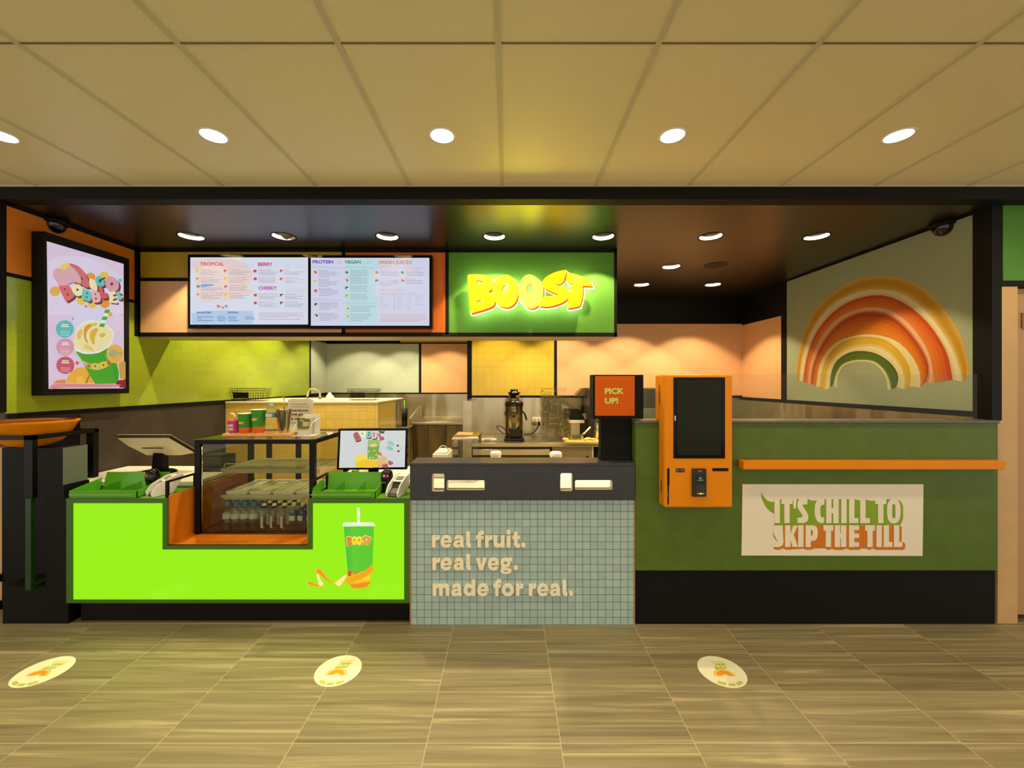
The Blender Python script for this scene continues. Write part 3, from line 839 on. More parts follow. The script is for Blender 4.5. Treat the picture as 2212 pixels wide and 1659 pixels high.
def glow_letter_mat(i):
    """even glow of one letter face, without lamps behind it"""
    rgb, k = YELLOW_GLOW[i]
    return emit_mat(rgb, k)
WHITE_GLOW = emit_mat((250, 255, 226), 10.0)
RED_EDGE = mat('red_edge', (214, 84, 24), rough=0.4, emit=(226, 84, 20), estr=0.8)
for i, (ch, out, holes) in enumerate(LETTERS):
    fm = front(3.50)
    face = MB().prism([[bq(p) for p in out]] + [[bq(p) for p in h] for h in holes], fm, 0.0, 0.004)
    L_ = face.build('letter', glow_letter_mat(i), sign)
    MB().prism([[bq(p) for p in smooth(CORES[i], 4, True)]] + ([[bq(p) for p in ell(*((800, 548, 58, 66) if i == 1 else (1078, 540, 56, 72)))]] if i in (1, 2) else []), front(3.4985), 0.0, 0.0012).build('hot_core', emit_mat(*CORE_GLOW[i]), L_)  # extra bright plate, added to imitate the hot spot of lamps
    fm2 = front(3.506)
    drop = [bq((p[0] + 16, p[1] + 20)) for p in offset(out, 3)]
    MB().prism([drop] + [[bq((p[0] + 4, p[1] + 6)) for p in offset(h, -6)] for h in holes], fm2, 0.0, 0.0015).build('drop_edge', RED_EDGE, L_)
    ret = MB().prism([[bq(p) for p in offset(out, 2)]] + [[bq(p) for p in h] for h in holes], fm2, 0.0018, 0.0055)
    ret.build('return', mat('letter_return', (232, 150, 40), rough=0.4, emit=(250, 170, 30), estr=0.7), L_)
    halo = [bq((p[0] + 14, p[1] + 24)) for p in offset(out, 8)]
    MB().prism([halo] + [[bq((p[0] + 5, p[1] + 9)) for p in offset(h, -3)] for h in holes], front(3.525), 0.0, 0.012).build('halo_plate', WHITE_GLOW, L_)
    cx = sum(p[0] for p in out) / len(out); cy = min(p[1] for p in out) + 60
MB().box(X(1020, 3.54), X(1255, 3.54), 3.5256, 3.56, Z(640, 3.54) - 0.01, Z(640, 3.54) + 0.01).box(X(1080, 3.54), X(1090, 3.54), 3.5256, YM + 0.006, Z(640, 3.54) - 0.01, Z(640, 3.54) + 0.01).box(X(1200, 3.54), X(1210, 3.54), 3.5256, YM + 0.006, Z(640, 3.54) - 0.01, Z(640, 3.54) + 0.01).build('mounting_rail', GREEN, sign)

# ---- poster screen on the left wall
XP = -3.213
pr = thing('poster_screen', 'tall portrait screen with a pink mango drink advert, on the left wall', 'screen', (XP, 3.1, 1.525))
MB().box(XL + 0.008, XP, 2.79, 3.42, 1.525, 2.665).build('casing', BLACK, pr, bevel=0.004)
c = Canvas(side(XP + 0.001, 1), 'emit', 0.85)
c.poly([(101, 521), (267, 570), (268, 839), (105, 840)], (224, 202, 226)); c.up()
a = lambda x, y: (80 + x / 9.219, 500 + y / 9.219)       # upper part of the advert
b = lambda x, y: (80 + x / 8.295, 660 + y / 8.295)       # lower part
PKc, CR, TQ, ORc, YE = (214, 110, 124), (240, 230, 176), (96, 204, 190), (232, 152, 56), (232, 200, 70)
c.poly(smooth([a(*p) for p in ((230, 620), (330, 530), (520, 490), (800, 490), (1150, 560), (1450, 720), (1700, 900))], 3) + [a(1715, 1655), a(215, 1655)], (224, 212, 234))
c.poly(smooth([b(*p) for p in ((640, 200), (720, 60), (900, 20), (1050, 40), (1150, 200), (1120, 400), (700, 420))], 3, True), (218, 214, 238)); c.up()
for ctr, r_, rgb in (((355, 1190), 100, (226, 176, 80)), ((1350, 1430), 95, ORc), ((1100, 1440), 90, YE), ((880, 1370), 95, YE), ((1060, 920), 100, ORc), ((1340, 890), 90, YE), ((1655, 970), 36, TQ), ((1310, 825), 16, TQ), ((972, 1490), 27, PKc), ((1420, 1640), 45, ORc)):
    c.poly([a(ctr[0] + r_ * math.cos(t / 20 * 6.283), ctr[1] + r_ * math.sin(t / 20 * 6.283)) for t in range(20)], rgb)
c.up()
SH = (112, 62, 60)
def bub(pts, rgb, m=a, holes=(), sh=(38, 40)):
    c.up(); c.poly(smooth([m(x + sh[0], y + sh[1]) for x, y in pts], 3, True), SH); c.up()
    c.poly(smooth([m(*p) for p in pts], 3, True), rgb); c.up()
    for h in holes: c.poly(smooth([m(*p) for p in h], 3, True), SH)
    c.up()
def hole(x, y, r=26): return [(x - r, y), (x, y + r * 1.05), (x + r, y), (x, y - r * 1.05)]
c.poly(smooth([a(*p) for p in ((440, 720), (520, 650), (640, 630), (760, 670), (700, 760), (540, 790))], 3, True), (232, 212, 90)); c.up()
bub([(640, 640), (740, 660), (830, 700), (920, 790), (990, 900), (1035, 1060), (1020, 1115), (940, 1105), (870, 1060), (800, 1080), (730, 1020), (700, 800)], (210, 108, 112), holes=[hole(885, 945, 26)])
bub([(310, 820), (370, 735), (470, 740), (560, 760), (640, 680), (730, 740), (800, 820), (870, 960), (860, 1040), (760, 1010), (640, 1040), (560, 1110), (430, 1090), (390, 1000), (330, 930)], (220, 170, 178), sh=(10, 12))
bub([(1030, 950), (1110, 955), (1180, 1060), (1190, 1160), (1150, 1200), (1080, 1140), (1040, 1100)], CR)
bub([(1150, 940), (1210, 880), (1280, 920), (1320, 980), (1330, 1070), (1260, 1095), (1190, 1070), (1160, 1010)], TQ)
c.up(); c.stroke([a(1330, 930), a(1270, 955), a(1235, 970), a(1225, 1000)], 3.6, SH, True); c.stroke([a(1235, 1000), a(1255, 985)], 3.0, SH, True)
bub([(1340, 970), (1400, 900), (1490, 905), (1580, 970), (1615, 1060), (1590, 1160), (1500, 1200), (1410, 1160), (1350, 1080)], (220, 160, 172), holes=[hole(1470, 1045, 32)])
bub([(410, 1090), (500, 1080), (600, 1080), (680, 1150), (730, 1250), (680, 1330), (560, 1390), (510, 1320), (450, 1200)], (222, 108, 112), holes=[hole(530, 1150, 22), hole(590, 1255, 24)])
bub([(660, 1130), (720, 1060), (830, 1070), (895, 1150), (870, 1260), (780, 1290), (710, 1240)], CR, holes=[hole(780, 1160, 26)])
bub([(890, 1160), (980, 1170), (1050, 1220), (1060, 1320), (1010, 1395), (900, 1350), (860, 1320)], TQ, holes=[hole(970, 1228, 20), hole(960, 1310, 20)])
bub([(1060, 1190), (1140, 1180), (1200, 1220), (1240, 1320), (1220, 1400), (1120, 1415), (1070, 1370)], (236, 176, 186), holes=[hole(1132, 1250, 18), hole(1142, 1335, 22)])
bub([(1190, 1110), (1260, 1100), (1290, 1220), (1370, 1230), (1380, 1320), (1270, 1335), (1220, 1260)], (214, 96, 100))
c.up(); E = [(1390, 1190), (1530, 1195), (1535, 1250), (1480, 1260), (1480, 1290), (1520, 1300), (1520, 1340), (1480, 1345), (1480, 1380), (1560, 1390), (1560, 1435), (1410, 1415)]
c.poly([a(x + 35, y + 30) for x, y in E], SH); c.up(); c.poly([a(*p) for p in E], CR); c.up()
bub([(1540, 1220), (1590, 1190), (1640, 1230), (1600, 1255), (1660, 1290), (1650, 1350), (1580, 1355), (1550, 1320), (1600, 1300), (1550, 1270)], TQ)
c.layer = 30
# drink
c.poly([b(*p) for p in ((500, 1390), (520, 1290), (620, 1150), (760, 1105), (860, 1120), (1010, 1390))], (236, 176, 66))
c.poly([b(*p) for p in ((260, 1395), (330, 1340), (490, 1320), (500, 1395))], (226, 140, 96))
c.poly([b(*p) for p in ((1390, 1400), (1420, 1340), (1570, 1330), (1575, 1480), (1470, 1470))], (150, 44, 48))
c.poly([b(*p) for p in ((1440, 1040), (1520, 980), (1565, 1010), (1568, 1320), (1470, 1320))], (206, 160, 70)); c.up()
c.poly([b(*p) for p in ((690, 1290), (780, 1260), (850, 1380), (680, 1385))], (246, 196, 70)); c.poly([b(*p) for p in ((840, 1390), (910, 1230), (930, 1250), (870, 1395))], (196, 110, 50))
c.poly(smooth([b(*p) for p in ((225, 1500), (240, 1420), (420, 1400), (900, 1405), (1440, 1415), (1450, 1440), (1300, 1465), (500, 1470))], 2, True), (222, 140, 140)); c.up()
cup = [(665, 820), (900, 870), (1090, 850), (1240, 760), (1400, 1000), (1445, 1200), (1440, 1320), (1390, 1400), (1020, 1405), (930, 1260), (840, 1100), (770, 970)]
c.poly([b(*p) for p in cup], (70, 160, 42)); c.up()
for i in range(11):
    x0, y0 = 720 + i * 50, 850 + 18 * math.sin(i / 10 * 3.14) - (i > 7) * (i - 7) * 14
    x1, y1 = 1030 + i * 36, 1398
    c.stroke([b(x0, y0), b(x1, y1)], 1.3, (92, 186, 58))
c.up()
c.poly(smooth([b(*p) for p in ((780, 985), (900, 1035), (1060, 1040), (1200, 1000), (1310, 1000), (1320, 1040), (1230, 1100), (1080, 1155), (960, 1140), (870, 1110))], 2, True), (206, 190, 120)); c.up()
for x, y, r_, col in ((905, 1085, 42, (214, 130, 80)), (1020, 1088, 60, YE), (1165, 1065, 62, YE), (1270, 1030, 40, (190, 110, 60))):
    c.poly([b(x + r_ * math.cos(t / 3), y + r_ * math.sin(t / 3)) for t in range(19)], col); c.up(); c.poly([b(x + r_ * .3 * math.cos(t / 2), y + r_ * .35 * math.sin(t / 2)) for t in range(13)], (110, 120, 30)); c.up(-1)
c.up(2)
c.poly(smooth([b(*p) for p in ((640, 760), (640, 560), (700, 400), (850, 280), (1050, 275), (1230, 350), (1340, 470), (1345, 580), (1280, 720), (1120, 830), (920, 870), (760, 850))], 4, True), (236, 240, 232)); c.up()
c.poly(smooth([b(*p) for p in ((640, 720), (650, 540), (720, 400), (860, 300), (1040, 290), (1220, 370), (1320, 480), (1320, 580), (1250, 700), (1110, 800), (930, 835), (770, 810))], 4, True), (240, 228, 170)); c.up()
for pts, col in ((((690, 500), (760, 420), (790, 480), (740, 600), (700, 590)), (230, 196, 110)), (((820, 400), (900, 330), (960, 360), (880, 450), (850, 560), (890, 670), (850, 650), (810, 540)), (222, 160, 60)), (((930, 470), (1010, 410), (1070, 420), (1010, 560), (1000, 700), (950, 650), (920, 560)), (226, 180, 60)), (((1090, 520), (1170, 490), (1200, 520), (1150, 570), (1100, 560)), (220, 184, 90)), (((800, 740), (850, 690), (940, 740), (1000, 820), (900, 800)), (232, 206, 120)), (((930, 340), (1010, 310), (1060, 330), (1000, 370)), (232, 190, 90))):
    c.poly(smooth([b(*p) for p in pts], 3, True), col)
c.up()
for i in range(5):
    x, y = 1130 + i * 22, 380 - i * 62
    c.poly([b(*p) for p in ((x - 45, y), (x + 45, y + 6), (x + 67, y - 56), (x - 23, y - 62))], (84, 170, 70) if i % 2 == 0 else (230, 240, 226))
# badges
for (x, y), rgb in (((468, 420), (98, 190, 182)), ((475, 745), (214, 154, 170)), ((478, 1070), (202, 86, 104))):
    c.poly([b(x + 162 * math.cos(t / 30 * 6.283), y + 156 * math.sin(t / 30 * 6.283)) for t in range(30)], rgb); c.up()
    for j, w_ in enumerate((60, 70, 100, 105, 90, 85, 75)):
        yy = y - 90 + j * 33
        c.poly([b(*p) for p in ((x - w_, yy), (x + w_, yy + 6), (x + w_, yy + (24 if j < 2 else 12)), (x - w_, yy + (18 if j < 2 else 6)))], (238, 240, 240) if j < 2 or j > 3 else tuple(int(v * .85 + 36) for v in rgb))
    c.up(-1)
c.up(2)
c.poly([b(1370 + 158 * math.cos(t / 30 * 6.283), 868 + 166 * math.sin(t / 30 * 6.283)) for t in range(30)], (236, 180, 72)); c.up()
def badge_text(s, x, y, w, cap):
    p0, p1 = b(x, y), b(x + w, y + w * 0.45); rot = math.degrees(math.atan2(p1[1] - p0[1], p1[0] - p0[0]))
    c.text(s, p0[0], p0[1], math.hypot(p1[0] - p0[0], p1[1] - p0[1]), cap / 8.295, (96, 176, 160), 0.03, rot)
badge_text('DON\'T', 1275, 830, 200, 70); badge_text('MISS', 1250, 900, 120, 75); 
for x, y, r_, col in ((610, 238, 18, PKc), (688, 1030, 34, (214, 110, 80)), (1283, 155, 40, (236, 170, 80)), (1495, 162, 13, (190, 150, 160)), (1446, 472, 13, (226, 170, 150))):
    c.poly([b(x + r_ * math.cos(t / 2), y + r_ * math.sin(t / 2)) for t in range(13)], col)
c.build('display', pr)

# ---- the peel rainbow, a printed wall panel
rb = thing('wall_graphic', 'large sage wall panel printed with a rainbow made of fruit peel', 'wall print', (XR, 3.75, 1.415))
MB().box(XR - 0.001, XR + 0.012, 2.812, 4.70, 1.415, 2.79).build('panel', mat('sage_print', (150, 158, 132), rough=0.5, var=0.03), rb)
c = Canvas(side(XR - 0.0015, -1), 'print', dim=0.86)
r = lambda pts: [(1560 + x / 3.19, 400 + y / 3.19) for x, y in pts]
B0 = r(((510, 1340), (515, 1230), (545, 1070), (600, 930), (700, 790), (830, 695), (960, 640), (1110, 625), (1260, 645), (1380, 700), (1490, 800), (1580, 920), (1650, 1050), (1690, 1180), (1705, 1290), (1690, 1330)))
B1 = r(((532, 1350), (547, 1220), (592, 1060), (662, 930), (762, 820), (882, 755), (990, 722), (1110, 715), (1225, 740), (1340, 805), (1440, 905), (1530, 1025), (1595, 1140), (1635, 1250), (1655, 1352)))
B2 = r(((560, 1352), (580, 1200), (640, 1030), (740, 900), (860, 810), (980, 768), (1090, 757), (1200, 785), (1310, 850), (1420, 950), (1510, 1080), (1560, 1190), (1588, 1342)))
B3 = r(((588, 1364), (608, 1220), (678, 1050), (780, 930), (900, 862), (1010, 840), (1110, 845), (1215, 890), (1320, 985), (1410, 1120), (1445, 1230), (1462, 1362)))
B4 = r(((612, 1368), (632, 1230), (702, 1080), (790, 970), (890, 900), (1000, 875), (1110, 885), (1210, 935), (1310, 1040), (1390, 1160), (1424, 1270), (1400, 1360)))
B5 = r(((648, 1390), (668, 1250), (718, 1150), (800, 1075), (900, 1040), (1000, 1028), (1110, 1040), (1225, 1090), (1315, 1190), (1362, 1290), (1365, 1396)))
B6 = r(((674, 1388), (692, 1260), (742, 1155), (822, 1085), (920, 1050), (1020, 1045), (1120, 1065), (1210, 1130), (1280, 1230), (1300, 1320), (1290, 1385)))
B7 = r(((715, 1408), (730, 1280), (780, 1190), (850, 1140), (950, 1112), (1040, 1112), (1120, 1140), (1200, 1210), (1248, 1310), (1252, 1406)))
B8 = r(((742, 1395), (755, 1280), (800, 1200), (880, 1152), (960, 1142), (1050, 1156), (1140, 1206), (1195, 1270), (1215, 1330), (1200, 1392)))
B9 = r(((768, 1372), (785, 1300), (825, 1238), (890, 1210), (962, 1203), (1045, 1214), (1108, 1262), (1148, 1330), (1165, 1410)))
B10 = r(((790, 1402), (797, 1315), (832, 1250), (890, 1222), (962, 1214), (1040, 1227), (1098, 1277), (1132, 1340), (1140, 1408)))
c.band(B0, B1, [(222, 178, 92), (214, 160, 44), (206, 148, 30), (212, 156, 40), (226, 180, 84)])
c.band(B1, B2, [(238, 218, 176), (246, 232, 196), (240, 220, 180), (232, 200, 150)])
c.band(B2, B3, [(204, 74, 20), (220, 98, 22), (228, 112, 34), (232, 124, 52)])
c.band(B3, B4, [(240, 176, 130), (244, 190, 150), (224, 136, 92)])
c.band(B4, B5, [(186, 66, 14), (206, 92, 14), (222, 112, 18), (228, 124, 24), (232, 136, 34)])
c.band(B5, B6, [(244, 226, 178), (246, 224, 160)])
c.band(B6, B7, [(226, 176, 60), (232, 186, 56), (230, 184, 60), (240, 206, 110)])
c.band(B7, B8, [(246, 232, 190), (240, 222, 170)])
c.band(B8, B9, [(70, 100, 34), (86, 118, 40), (78, 110, 40), (96, 124, 52)])
c.band(B9, B10, [(226, 220, 150), (236, 230, 176)])
c.build('rainbow_print', rb)
# ================================================================ FRONT COUNTERS
YF = 2.68
ZL = 0.844                                     # top of the low lit counter
x0, x1 = X(143, YF), X(885, YF)
n0, n1 = X(360, YF), X(665, YF)                # the notch for the display case
zn = Z(1178, YF)
lit = thing('lit_counter', 'low green serving counter with a glowing lime front, notched for the display case', 'counter', ((x0 + x1) / 2, YF, 0))
t = MB()
t.box(x0, n0 - 0.002, YF + 0.016, 2.95, 0.15, ZL).box(n1 + 0.002, x1, YF + 0.016, 2.95, 0.15, ZL).box(n0 - 0.002, n1 + 0.002, YF + 0.016, 2.95, 0.15, zn - 0.012)
t.build('body', mat('counter_green_top', (96, 150, 30), rough=0.35, var=0.04), lit)
fp = lambda *p: [(X(a, YF), Z(b, YF)) for a, b in p]
xz = lambda u, v, d: Vector((u, YF + d, v))
outer = fp((143, 1077), (360, 1077), (360, 1178), (665, 1178), (665, 1077), (885, 1077), (885, 1303), (143, 1303))
inner = fp((156, 1087), (351, 1087), (351, 1187), (675, 1187), (675, 1087), (873, 1087), (873, 1296), (156, 1296))
MB().prism([outer, inner], xz, 0.0, 0.016).build('front_frame', mat('counter_green_edge', (60, 108, 16), rough=0.4, var=0.05), lit)
c = Canvas(front(YF + 0.0075), 'emit', 1.0, step=0.0002)
lp = [(156, 1087), (351, 1087), (351, 1187), (675, 1187), (675, 1087), (873, 1087), (873, 1296), (156, 1296)]
LIME = (152, 240, 14)
c.poly(lp, LIME); c.up()
# cup of juice in a curl of peel, printed on the glowing sheet
l = lambda x, y: (640 + x / 7.5393, 1080 + y / 7.5393)
P_ = lambda *pts: [l(*p) for p in pts]
c.poly(P_((988, 122), (1034, 122), (1040, 370), (992, 370)), (246, 252, 222)); c.up()
c.poly(P_((750, 430), (758, 390), (780, 365), (1250, 365), (1280, 395), (1284, 420), (1265, 428), (775, 432)), (238, 248, 220))
c.poly(P_((778, 405), (1265, 400), (1266, 420), (778, 426)), (214, 232, 196))
c.poly(P_((776, 432), (1266, 426), (1240, 1060), (1180, 1130), (1040, 1172), (930, 1162), (838, 1140), (805, 780)), (88, 200, 44)); c.up()
for i in range(9): c.poly(P_((800 + i * 26, 440), (806 + i * 26, 440), (854 + i * 19, 1135 + i * 3), (849 + i * 19, 1135 + i * 3)), (70, 186, 66) if i < 4 else (104, 208, 52))
c.poly(P_((776, 432), (812, 432), (866, 1150), (838, 1140), (805, 780)), (74, 188, 72)); c.up()
c.poly(P_((838, 1144), (930, 1165), (1045, 1176), (940, 1225), (842, 1246)), (196, 90, 44)); c.poly(P_((898, 1172), (1042, 1184), (940, 1222), (898, 1236)), (226, 180, 60)); c.up()
def logo(c, m, ox, oy, sx, sy, face=((224, 140, 34), (250, 226, 20), (246, 224, 22), (226, 170, 34), (226, 156, 38)), rim=(250, 240, 190)):
    for i, (ch, out, holes) in enumerate(LETTERS):
        g_ = lambda p: m(ox + (p[0] - 370) * sx, oy + (p[1] - 337) * sy)
        c.poly([g_(p) for p in offset(out, 26)], rim)
    c.up()
    for i, (ch, out, holes) in enumerate(LETTERS):
        g_ = lambda p: m(ox + (p[0] - 370) * sx, oy + (p[1] - 337) * sy)
        c.poly([g_((p[0] + 10, p[1] + 14)) for p in offset(out, 2)], (206, 110, 30)); c.up()
        c.poly([g_(p) for p in out], face[i], [[g_(p) for p in h] for h in holes]); c.up(-1)
    c.up(2)
logo(c, l, 822, 580, 413 / 1435, 165 / 470)
peel = [(800, 1290), (850, 1255), (950, 1230), (1080, 1170), (1180, 1100), (1230, 1060), (1252, 1090), (1246, 1170), (1205, 1210), (1205, 1300), (1208, 1330), (1190, 1370), (1130, 1430), (930, 1436), (870, 1380), (830, 1350)]
c.poly(smooth(P_(*peel), 3, True), (244, 176, 30)); c.up()
c.poly(smooth(P_((810, 1295), (900, 1250), (1060, 1190), (1200, 1090), (1240, 1090), (1225, 1165), (1100, 1240), (900, 1340), (850, 1340)), 3, True), (248, 164, 24))
c.poly(smooth(P_((890, 1350), (1010, 1315), (1120, 1260), (1200, 1215), (1200, 1300), (1120, 1330), (960, 1355)), 3, True), (246, 214, 34))
c.poly(smooth(P_((880, 1375), (1000, 1365), (1150, 1335), (1200, 1340), (1130, 1415), (940, 1428)), 3, True), (240, 140, 28)); c.up()
c.stroke(P_((890, 1356), (960, 1350), (1060, 1330), (1150, 1300)), 0.7, (196, 130, 30))
c.up(-1)
c.poly(smooth(P_((170, 1330), (220, 1320), (300, 1355), (380, 1376), (330, 1230), (315, 1180), (330, 1115), (370, 1105), (440, 1170), (520, 1270), (620, 1345), (720, 1270), (830, 1190), (835, 1235), (800, 1290), (730, 1400), (660, 1395), (560, 1340), (440, 1260), (350, 1200), (400, 1290), (450, 1360), (435, 1410), (330, 1412), (220, 1385)), 3, True), (246, 190, 40)); c.up()
c.poly(smooth(P_((335, 1170), (370, 1120), (430, 1180), (500, 1270), (590, 1350), (500, 1310), (400, 1220)), 3, True), (240, 150, 30))
c.poly(smooth(P_((630, 1348), (720, 1280), (800, 1215), (815, 1250), (790, 1290), (720, 1392), (665, 1388)), 3, True), (252, 236, 150))
c.poly(smooth(P_((335, 1215), (355, 1205), (400, 1295), (445, 1362), (425, 1395), (375, 1380)), 3, True), (252, 240, 160))
c.poly(smooth(P_((190, 1338), (230, 1330), (310, 1370), (380, 1392), (320, 1400), (230, 1375)), 3, True), (240, 146, 34))
c.build('lightbox', lit)
MB().box(x0 + 0.04, x1 - 0.01, 2.735, 2.95, 0, 0.15).build('kickboard', BLACK, lit)
# orange lining of the notch
t = MB()
t.box(n0 - 0.0, n0 + 0.012, YF + 0.016, 3.5, zn, 0.86).box(n1 - 0.012, n1, YF + 0.016, 3.5, zn, 0.846).box(n0, n1, YF + 0.002, 3.5, zn - 0.012, zn)
t.build('notch_lining', ORANGE_PANEL, lit)
MB().box(n0 - 0.02, n0 - 0.001, 2.95, 3.5, 0.0, 0.86).box(n1 + 0.001, n1 + 0.02, 2.95, 3.5, 0.0, 0.86).box(n0, n1, 2.96, 3.5, 0, zn - 0.013).build('carcass', BLACK, lit)

# white till benches behind the lit counter
def bench(xa, xb, label):
    r = thing('till_bench', label, 'bench', ((xa + xb) / 2, 3.2, 0), 'white till benches')
    MB().box(xa, xb, 2.951, 3.5, 0.86, 0.89).build('top', WHITE, r, bevel=0.002)
    MB().box(xa + 0.02, xb - 0.02, 2.97, 3.48, 0.0, 0.86).build('cabinet', CREAM, r)
bench(XL + 0.008, n0 - 0.021, 'white bench top behind the left green tray, carrying the tilted till')
bench(n1 + 0.021, -0.66, 'white bench top behind the right green tray and the customer monitor')

# ---- tiled counter
t0, t1 = X(888, 2.685), X(1369, 2.685)
tc_ = thing('tiled_counter', 'counter clad in pale blue-green mosaic with a charcoal top', 'counter', ((t0 + t1) / 2, 2.685, 0))
MOSAIC = tile_mat('mosaic', 'xz', 0.0503, 0.0503, (168, 196, 200), (112, 108, 100), (0, 0), mortar=0.0038, rough=0.5, var=0.07, coat=0.0, bump=0.3)
m_ = MB().box(t0, t1, 2.686, 2.79, 0, 0.838).build('mosaic_front', MOSAIC, tc_)
MB().box(t0 - 0.008, t0, 2.682, 2.79, 0, 0.838).box(t1, t1 + 0.008, 2.682, 2.79, 0, 0.838).build('edge_trim', mat('edge_trim_bronze', (166, 130, 96), rough=0.4), tc_)
f0, f1 = X(885.5, 2.66), X(1371.5, 2.66)
ft = 1.085
hole_px = [(933, 1023, 960, 1062, 4), (965, 1037, 1047, 1059, 3), (1210, 1022, 1237, 1061, 4), (1242, 1037, 1323, 1058, 3)]
hl = [rrect(X(a, 2.66), Z(d, 2.66), X(c_, 2.66), Z(b_, 2.66), r_ * 0.003) for a, b_, c_, d, r_ in hole_px]
MB().prism([[(f0, 0.838), (f1, 0.838), (f1, ft - 0.02), (f0, ft - 0.02)]] + hl, lambda u, v, d: Vector((u, 2.66 + d, v)), 0, 0.018).build('fascia', CHARCOAL, tc_)
MB().box(f0, f1, 2.66, 2.857, ft - 0.02, ft).build('top_slab', CHARCOAL, tc_, bevel=0.003)
MB().box(f0, f0 + 0.02, 2.678, 2.857, 0.838, ft - 0.02).box(f1 - 0.02, f1, 2.678, 2.857, 0.838, ft - 0.02).build('end_panel', CHARCOAL, tc_)
for i, (a, b_, c_, d, r_) in enumerate(hole_px):
    o_ = rrect(X(a, 2.66) - 0.005, Z(d, 2.66) - 0.005, X(c_, 2.66) + 0.005, Z(b_, 2.66) + 0.005, r_ * 0.003 + 0.004)
    MB().prism([hl[i], [(p[0] * 1.0, p[1]) for p in rrect(X(a, 2.66) + 0.002, Z(d, 2.66) + 0.002, X(c_, 2.66) - 0.002, Z(b_, 2.66) - 0.002, r_ * 0.003)]], lambda u, v, d_: Vector((u, 2.664 + d_, v)), 0, 0.05).build('slot_liner', CREAM, tc_)
# service bench behind it, seen bright through the slots
r = thing('service_bench', 'white work bench behind the tiled counter, seen through its slots', 'bench', (0.1, 3.05, 0))
MB().box(f0 + 0.01, f1 - 0.01, 2.80, 3.35, 0.85, 0.88).build('top', WHITE, r, bevel=0.002)
MB().box(f0 + 0.03, f1 - 0.03, 2.82, 3.33, 0, 0.85).build('cabinet', CREAM, r)
# raised words on the mosaic
LC = {
 'r': (0.67, [[[(0, 0), (.32, 0), (.32, .52), (.40, .64), (.52, .69), (.67, .69), (.67, 1.02), (.55, 1.02), (.42, .97), (.32, .84), (.32, 1.0), (0, 1.0)]]]),
 'e': (1.0, [[[(1.0, .42), (1.0, .56), (.95, .78), (.82, .95), (.63, 1.03), (.40, 1.03), (.18, .93), (.04, .74), (0, .5), (.04, .26), (.18, .07), (.42, -.03), (.65, -.02), (.85, .08), (.96, .24), (.70, .33), (.62, .25), (.50, .21), (.38, .26), (.31, .36), (.30, .42)], [(.31, .6), (.36, .74), (.50, .81), (.64, .75), (.70, .6)]]]),
 'a': (0.95, [[[(.06, .70), (.14, .90), (.32, 1.02), (.5, 1.03), (.72, .98), (.86, .84), (.90, .66), (.90, .25), (.95, .0), (.64, 0), (.61, .1), (.50, .01), (.34, -.03), (.14, .02), (.02, .16), (0, .32), (.06, .48), (.20, .59), (.40, .63), (.58, .65), (.58, .70), (.53, .77), (.45, .79), (.38, .76), (.35, .70)], [(.58, .44), (.45, .43), (.35, .39), (.32, .32), (.36, .24), (.45, .23), (.54, .29), (.58, .38)]]]),
 'l': (0.42, [[[(0, 1.36), (.32, 1.36), (.32, .38), (.35, .29), (.42, .27), (.42, 0), (.28, -.02), (.12, .03), (.03, .13), (0, .28)]]]),
 'f': (0.74, [[[(.16, 0), (.48, 0), (.48, .74), (.70, .74), (.70, 1.0), (.48, 1.0), (.48, 1.06), (.52, 1.13), (.60, 1.15), (.74, 1.14), (.74, 1.39), (.58, 1.41), (.38, 1.38), (.22, 1.26), (.16, 1.08), (.16, 1.0), (0, 1.0), (0, .74), (.16, .74)]]]),
 'u': (0.97, [[[(0, 1), (.32, 1), (.32, .42), (.36, .31), (.48, .27), (.60, .32), (.65, .42), (.65, 1), (.97, 1), (.97, 0), (.67, 0), (.66, .1), (.55, .01), (.40, -.03), (.18, .02), (.04, .16), (0, .36)]]]),
 'i': (0.34, [[[(.005, 0), (.335, 0), (.335, 1), (.005, 1)]], [ell(.17, 1.32, .19, .19, 20)]]),
 't': (0.69, [[[(.14, 1.32), (.46, 1.32), (.46, 1.0), (.67, 1.0), (.67, .74), (.46, .74), (.46, .36), (.50, .28), (.58, .26), (.69, .27), (.69, 0), (.52, -.03), (.34, -.01), (.20, .08), (.14, .24), (.14, .74), (0, .74), (0, 1.0), (.14, 1.0)]]]),
 '.': (0.38, [[ell(.19, .18, .19, .19, 22)]]),
 'v': (0.93, [[[(0, 1), (.33, 1), (.47, .42), (.61, 1), (.93, 1), (.63, 0), (.30, 0)]]]),
 'g': (1.06, [[ell(.46, .62, .45, .41, 26), ell(.46, .62, .18, .15, 18)], [[(.70, .90), (1.06, 1.05), (1.06, .80), (.84, .74)]], [ell(.5, -.10, .5, .26, 26), ell(.5, -.11, .22, .08, 18)], [[(.14, .40), (.42, .24), (.46, .10), (.10, -.02), (.06, .18)]]]),
 'o': (1.10, [[ell(.55, .5, .55, .53, 28), ell(.55, .5, .23, .25, 20)]]),
 'd': (1.05, [[[(.73, 1.36), (1.05, 1.36), (1.05, 0), (.75, 0), (.74, .10), (.62, .0), (.46, -.03), (.22, .05), (.06, .24), (0, .5), (.06, .78), (.22, .97), (.46, 1.03), (.62, .99), (.73, .9)], ell(.53, .5, .20, .25, 18)]]),
 'm': (1.5, [[[(0, 0), (.32, 0), (.32, .6), (.38, .72), (.48, .75), (.56, .7), (.59, .6), (.59, 0), (.91, 0), (.91, .6), (.96, .71), (1.06, .75), (1.15, .7), (1.18, .6), (1.18, 0), (1.5, 0), (1.5, .66), (1.44, .88), (1.30, 1.0), (1.14, 1.03), (.98, .98), (.86, .87), (.76, .98), (.60, 1.03), (.44, .99), (.31, .88), (.30, 1.0), (0, 1.0)]]]),
}
